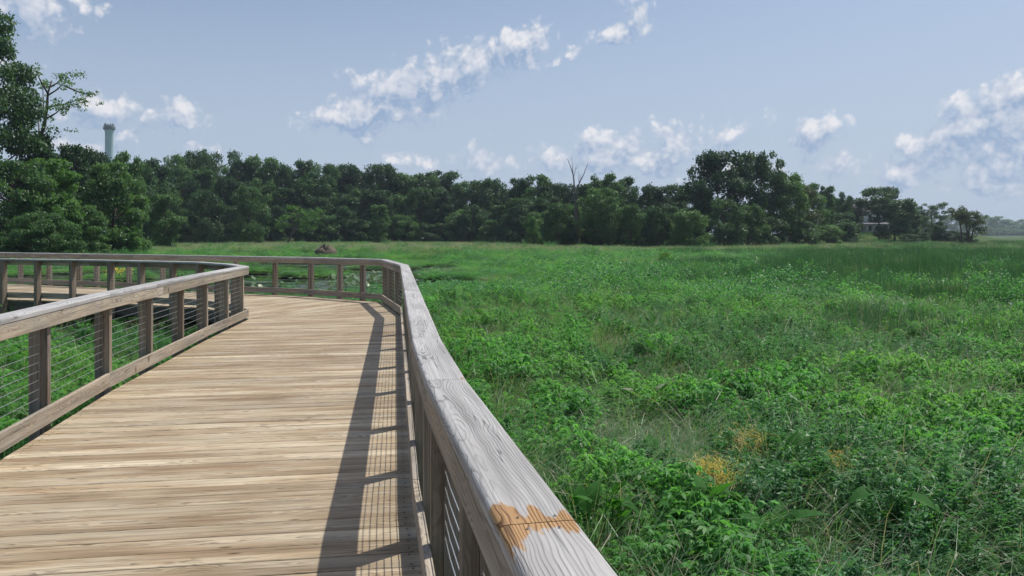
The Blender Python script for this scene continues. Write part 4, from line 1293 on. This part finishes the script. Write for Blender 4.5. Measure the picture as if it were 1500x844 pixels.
for zz in (zt(187.2), zt(186.0)):
    hm = MB(); hm.tube([(2.98 * math.cos(2 * PI * k / 24), 2.98 * math.sin(2 * PI * k / 24), zz - GROUND) for k in range(25)], 0.06, 5, cap=False)
    link('guard_rail', hm.mesh('guard_rail', M_TOWERD), root)
pm_ = MB(); pm_.tube([(0, 0, 0), (0, 0, 1.3)], 0.05, 5); pme = pm_.mesh('rail_post', M_TOWERD)
for k in range(12):
    a = 2 * PI * k / 12
    link('rail_post', pme, root, (2.98 * math.cos(a), 2.98 * math.sin(a), zt(188.5) - GROUND))

# ------------------------------------------------------------------ white house in the grove
M_WHITE = plain('white_paint', (0.62, 0.62, 0.60), 0.6, 0.05, 2.0)
M_ROOF = plain('grey_shingle', (0.13, 0.13, 0.14), 0.85, 0.2, 4.0)
M_BRICKB = plain('dark_red_base', (0.12, 0.06, 0.05), 0.85, 0.25, 8.0)
M_PANE = plain('window_glass', (0.02, 0.025, 0.03), 0.08, 0.05, 2.0, spec=0.6)
hx, hy = (1262 - 750) / FPX * 196, 196.0
hz = 0.9
root = empty('house', (hx, hy, hz), math.radians(8), label='white two-storey house with a columned porch half hidden by the grove', cat='house')
m_ = MB(); m_.box(-6, 6, 0, 8, 0.5, 6.2); link('wall', m_.mesh('wall', M_WHITE), root)
m_ = MB(); m_.box(-6.1, 6.1, -0.1, 8.1, -1.6, 0.49); link('foundation', m_.mesh('foundation', M_BRICKB), root)
m_ = MB(); m_.add([(-6.5, -0.5, 6.21), (6.5, -0.5, 6.21), (6.5, 8.5, 6.21), (-6.5, 8.5, 6.21), (-6.5, 4, 9.0), (6.5, 4, 9.0)], [(0, 1, 5, 4), (2, 3, 4, 5), (1, 2, 5), (3, 0, 4), (0, 3, 2, 1)]); link('roof', m_.mesh('roof', M_ROOF), root)
m_ = MB(); m_.box(-6, 6, -2.6, -0.01, 0.2, 0.5); fl = link('porch_floor', m_.mesh('porch_floor', M_WHITE), root)
m_ = MB(); m_.box(-5.9, 5.9, -2.5, -0.1, -1.6, 0.19); link('porch_base', m_.mesh('porch_base', M_BRICKB), root)
m_ = MB(); m_.add([(-6.2, -2.9, 3.1), (6.2, -2.9, 3.1), (6.2, -0.02, 3.7), (-6.2, -0.02, 3.7), (-6.2, -2.9, 2.85), (6.2, -2.9, 2.85), (6.2, -0.02, 2.85), (-6.2, -0.02, 2.85)], [(0, 1, 2, 3), (4, 7, 6, 5), (0, 4, 5, 1), (1, 5, 6, 2), (3, 7, 4, 0), (2, 6, 7, 3)])
link('porch_roof', m_.mesh('porch_roof', M_ROOF), root)
m_ = MB(); m_.box(-.13, .13, -.13, .13, 0, 2.35); cme = m_.mesh('column', M_WHITE)
for k in range(7): link('column', cme, root, (-5.7 + 1.9 * k, -2.4, 0.5))
m_ = MB(); m_.box(-.5, .5, -.03, .03, 0, 1.5); wme = m_.mesh('window', M_WHITE)
m_ = MB(); m_.box(-.42, .42, -.02, .02, .08, 1.42); gme = m_.mesh('pane', M_PANE)
for k in range(5):
    for z in (1.2, 4.2):
        w_ = link('window', wme, root, (-4.6 + 2.3 * k, -0.035, z)); link('pane', gme, w_, (0, -0.04, 0))
m_ = MB(); m_.box(-5.6, 5.6, -2.44, -2.38, 1.25, 1.33); link('porch_rail', m_.mesh('porch_rail', M_WHITE), root)

# ------------------------------------------------------------------ single plants and odd things in the marsh
def single(name, px, py, d, me, label, cat='plant', group=None, s=1.0, dz=0.0, mat_parts=None, rz=0.0):
    x = (px - 750) / FPX * d
    zb = float(ground_z(np.array([x]), np.array([d]))[0])
    return link(name, me, None, (x, d, zb + dz), (0, 0, rz), label=label, cat=cat, group=group)

# bushy yellow-green plant standing up from the marsh
root = tree('bush_light', 975, 369, 24, 55, 'bright yellow-green bush standing out alone in the middle of the marsh', name='bright_bush', cat='bush', meshes=make_tree(700, 3, 3.2, P_bush, 26, .5, .16, 420, leaf('bright_bush_leaf', (0.10, 0.20, 0.035), (0.15, 0.26, 0.05), 0.4), 0.05, tr=.05), nom=(3, 3.2))
# brown mound at the water
mb = MB(); r = np.random.default_rng(77)
d0 = 77.0; x0 = (475 - 750) / FPX * d0
vs, fs, nu, nv_ = [], [], 14, 7
for j in range(nv_ + 1):
    for i in range(nu):
        a, e = 2 * PI * i / nu, PI / 2 * j / nv_
        k = 1 + 0.16 * math.sin(3 * a + 1) + 0.10 * math.sin(5 * a + 2 * e) + r.normal(0, .03)
        vs.append((1.05 * k * math.cos(a) * math.cos(e) * (1.0 + 0.1 * math.cos(2 * a)), 0.8 * k * math.sin(a) * math.cos(e), 1.15 * k * math.sin(e) ** 0.6 * (1 - 0.22 * math.exp(-((math.cos(a) * math.cos(e) - 0.05) / 0.16) ** 2))))
for j in range(nv_):
    for i in range(nu): fs.append((j * nu + i, j * nu + (i + 1) % nu, (j + 1) * nu + (i + 1) % nu, (j + 1) * nu + i))
root = empty('brush_mound', (x0, d0, GROUND + 0.1), label='brown mound of dead stalks at the far side of the pond', cat='mound')
link('core', mesh_from('core', vs, fs, plain('dead_stalks', (0.15, 0.125, 0.095), 0.95, 0.5, 6.0), True), root)
n = 240; a = r.uniform(0, 2 * PI, n); e = r.uniform(0.1, 1.4, n)
base = np.stack([1.0 * np.cos(a) * np.cos(e), .8 * np.sin(a) * np.cos(e), 1.15 * np.sin(e)], -1)
V = blades(base, a, np.pi / 2 - e + r.normal(0, .4, n), r.uniform(.3, .8, n), np.full(n, .035), r.normal(0, .5, n), 2)
link('dead_stalk', quads_mesh('dead_stalk', V, M_DEADWOOD, np.tile(r.random(n), 2)), root, kind='stuff')

# orange dodder tangled over the herbs
def dodder(px, py, w_px, h_px, label, n):
    # depth at which the herb tops (z = -0.42) show at that row
    d = (EYE + 0.42) * FPX / (py - HZ)
    x0 = (px - 750) / FPX * d
    rx = w_px / FPX * d / 2; ry = h_px * d * d / (FPX * (EYE + 0.42)) / 2
    r = np.random.default_rng(int(px))
    q = r.normal(0, .5, (n, 2))
    n *= 2; q = r.normal(0, .5, (n, 2)) + 0.35 * np.sin(np.arange(n) * 0.9)[:, None] * r.random((n, 2))
    base = np.stack([q[:, 0] * rx, q[:, 1] * ry, 0.50 + r.normal(0, .05, n)], -1)
    V = blades(base, r.uniform(0, 2 * PI, n), r.uniform(.8, 1.7, n), r.uniform(.025, .075, n) * max(1, d / 8), np.full(n, .0055) * max(1, d / 8), r.normal(.6, 1.2, n), 3)
    link('dodder', quads_mesh('dodder', V, LF_DODDER, np.tile(r.random(n), 3)), None, (x0, d, GROUND + .06), label=label, cat='plant')
dodder(1042, 690, 70, 26, 'orange-yellow tangle of dodder over the herbs, brightest patch near the rail', 900)
dodder(1100, 645, 60, 30, 'thin yellow-green dodder behind the brightest orange patch', 420)
dodder(1225, 672, 130, 22, 'faint yellowish dodder spread over grass beside the brightest orange patch', 380)
dodder(1380, 424, 50, 14, 'yellow patch of dodder far out among the reeds', 500)
dodder(938, 384, 26, 8, 'small yellowish dodder patch by the bright bush', 200)

# big single leaves that stand out
AL = []
def arrow_plant(px, py, label, seed, n=4, L=0.26, h=0.72, pale=False):
    L = L * (0.62 if pale else 0.85)
    d = (EYE + 0.40) * FPX / (py - HZ)
    V, tn = broad(seed, n, L, h)
    mats = [LF_PALE if pale else LF_BROAD]
    x = (px - 750) / FPX * d
    root = empty('arrow_leaf_plant', (x, d, GROUND), label=label, cat='plant')
    # leaves and stalks part by part: each leaf carries fourteen faces, each stalk one
    for k in range(n):
        s0 = k * 15
        link('leaf_stalk', quads_mesh('leaf_stalk', V[s0:s0 + 1], LF_BROAD, tn[s0:s0 + 1]), root)
        link('leaf', quads_mesh('leaf', V[s0 + 1:s0 + 15], mats[0], tn[s0 + 1:s0 + 15]), root)
arrow_plant(1106, 640, 'dark arrow-shaped leaves standing up behind the orange dodder', 801)
arrow_plant(1152, 655, 'pale-tipped upright leaf behind the orange dodder, next to the dark arrow leaves', 802, 2, 0.26, 0.76, True)
arrow_plant(1142, 752, 'long pale-edged leaf lying over the herbs below the orange dodder', 803, 3, 0.28, 0.66)
arrow_plant(1303, 748, 'broad bright leaf on a stalk beside the tall grass tuft', 804, 3, 0.24, 0.72)
arrow_plant(1400, 790, 'dark broad leaf hanging in the herbs nearest the frame corner', 805, 2, 0.20, 0.50)
arrow_plant(945, 576, 'whitish withered leaves in the herbs past the rail', 806, 4, 0.24, 0.66, True)
arrow_plant(930, 526, 'yellowing arrow leaves by a dark hollow in the herbs', 807, 4, 0.26, 0.70)
arrow_plant(878, 742, 'dark leaf clump in the herbs beside the orange-worn rail end', 808, 3, 0.22, 0.7)
arrow_plant(1030, 742, 'lone upright leaves between the worn rail end and the long pale leaf', 809, 3, 0.24, 0.7)

# yellow flowers past the far rail
d0 = 40.0; r = np.random.default_rng(31)
x0 = (172 - 750) / FPX * d0
root = empty('flowering_plant', (x0, d0, GROUND), label='plant with bright yellow flower heads beyond the far rail', cat='plant')
link('foliage', herb_patch(888, 200, 1.0, 0.75, .13), root)
n = 80
p = np.stack([r.normal(0, .38, n), r.normal(0, .3, n), r.uniform(.55, .82, n)], -1)
V = leaves(p, norm(r.normal(0, 1, (n, 3))), np.array([0, 0, 1.0]) + r.normal(0, .3, (n, 3)), np.full(n, .11), np.full(n, .09))
link('flower', quads_mesh('flower', V, leaf('yellow_petal', (0.75, 0.55, 0.03), (0.8, 0.65, 0.08), .2), r.random(n)), root)

# ------------------------------------------------------------------ haze
m, T = new_mat('haze')
pv = T.n('ShaderNodeVolumePrincipled', Color=(0.72, 0.85, 1.0, 1), Density=HAZE, Anisotropy=0.25)
T.n('ShaderNodeOutputMaterial', Volume=pv.outputs[0])
hm = MB(); hm.box(-2700, 2700, -1600, 2700, -2.7, 64.0)
link('haze', hm.mesh('haze', m), kind='stuff', label='thin pale summer haze over the marsh')
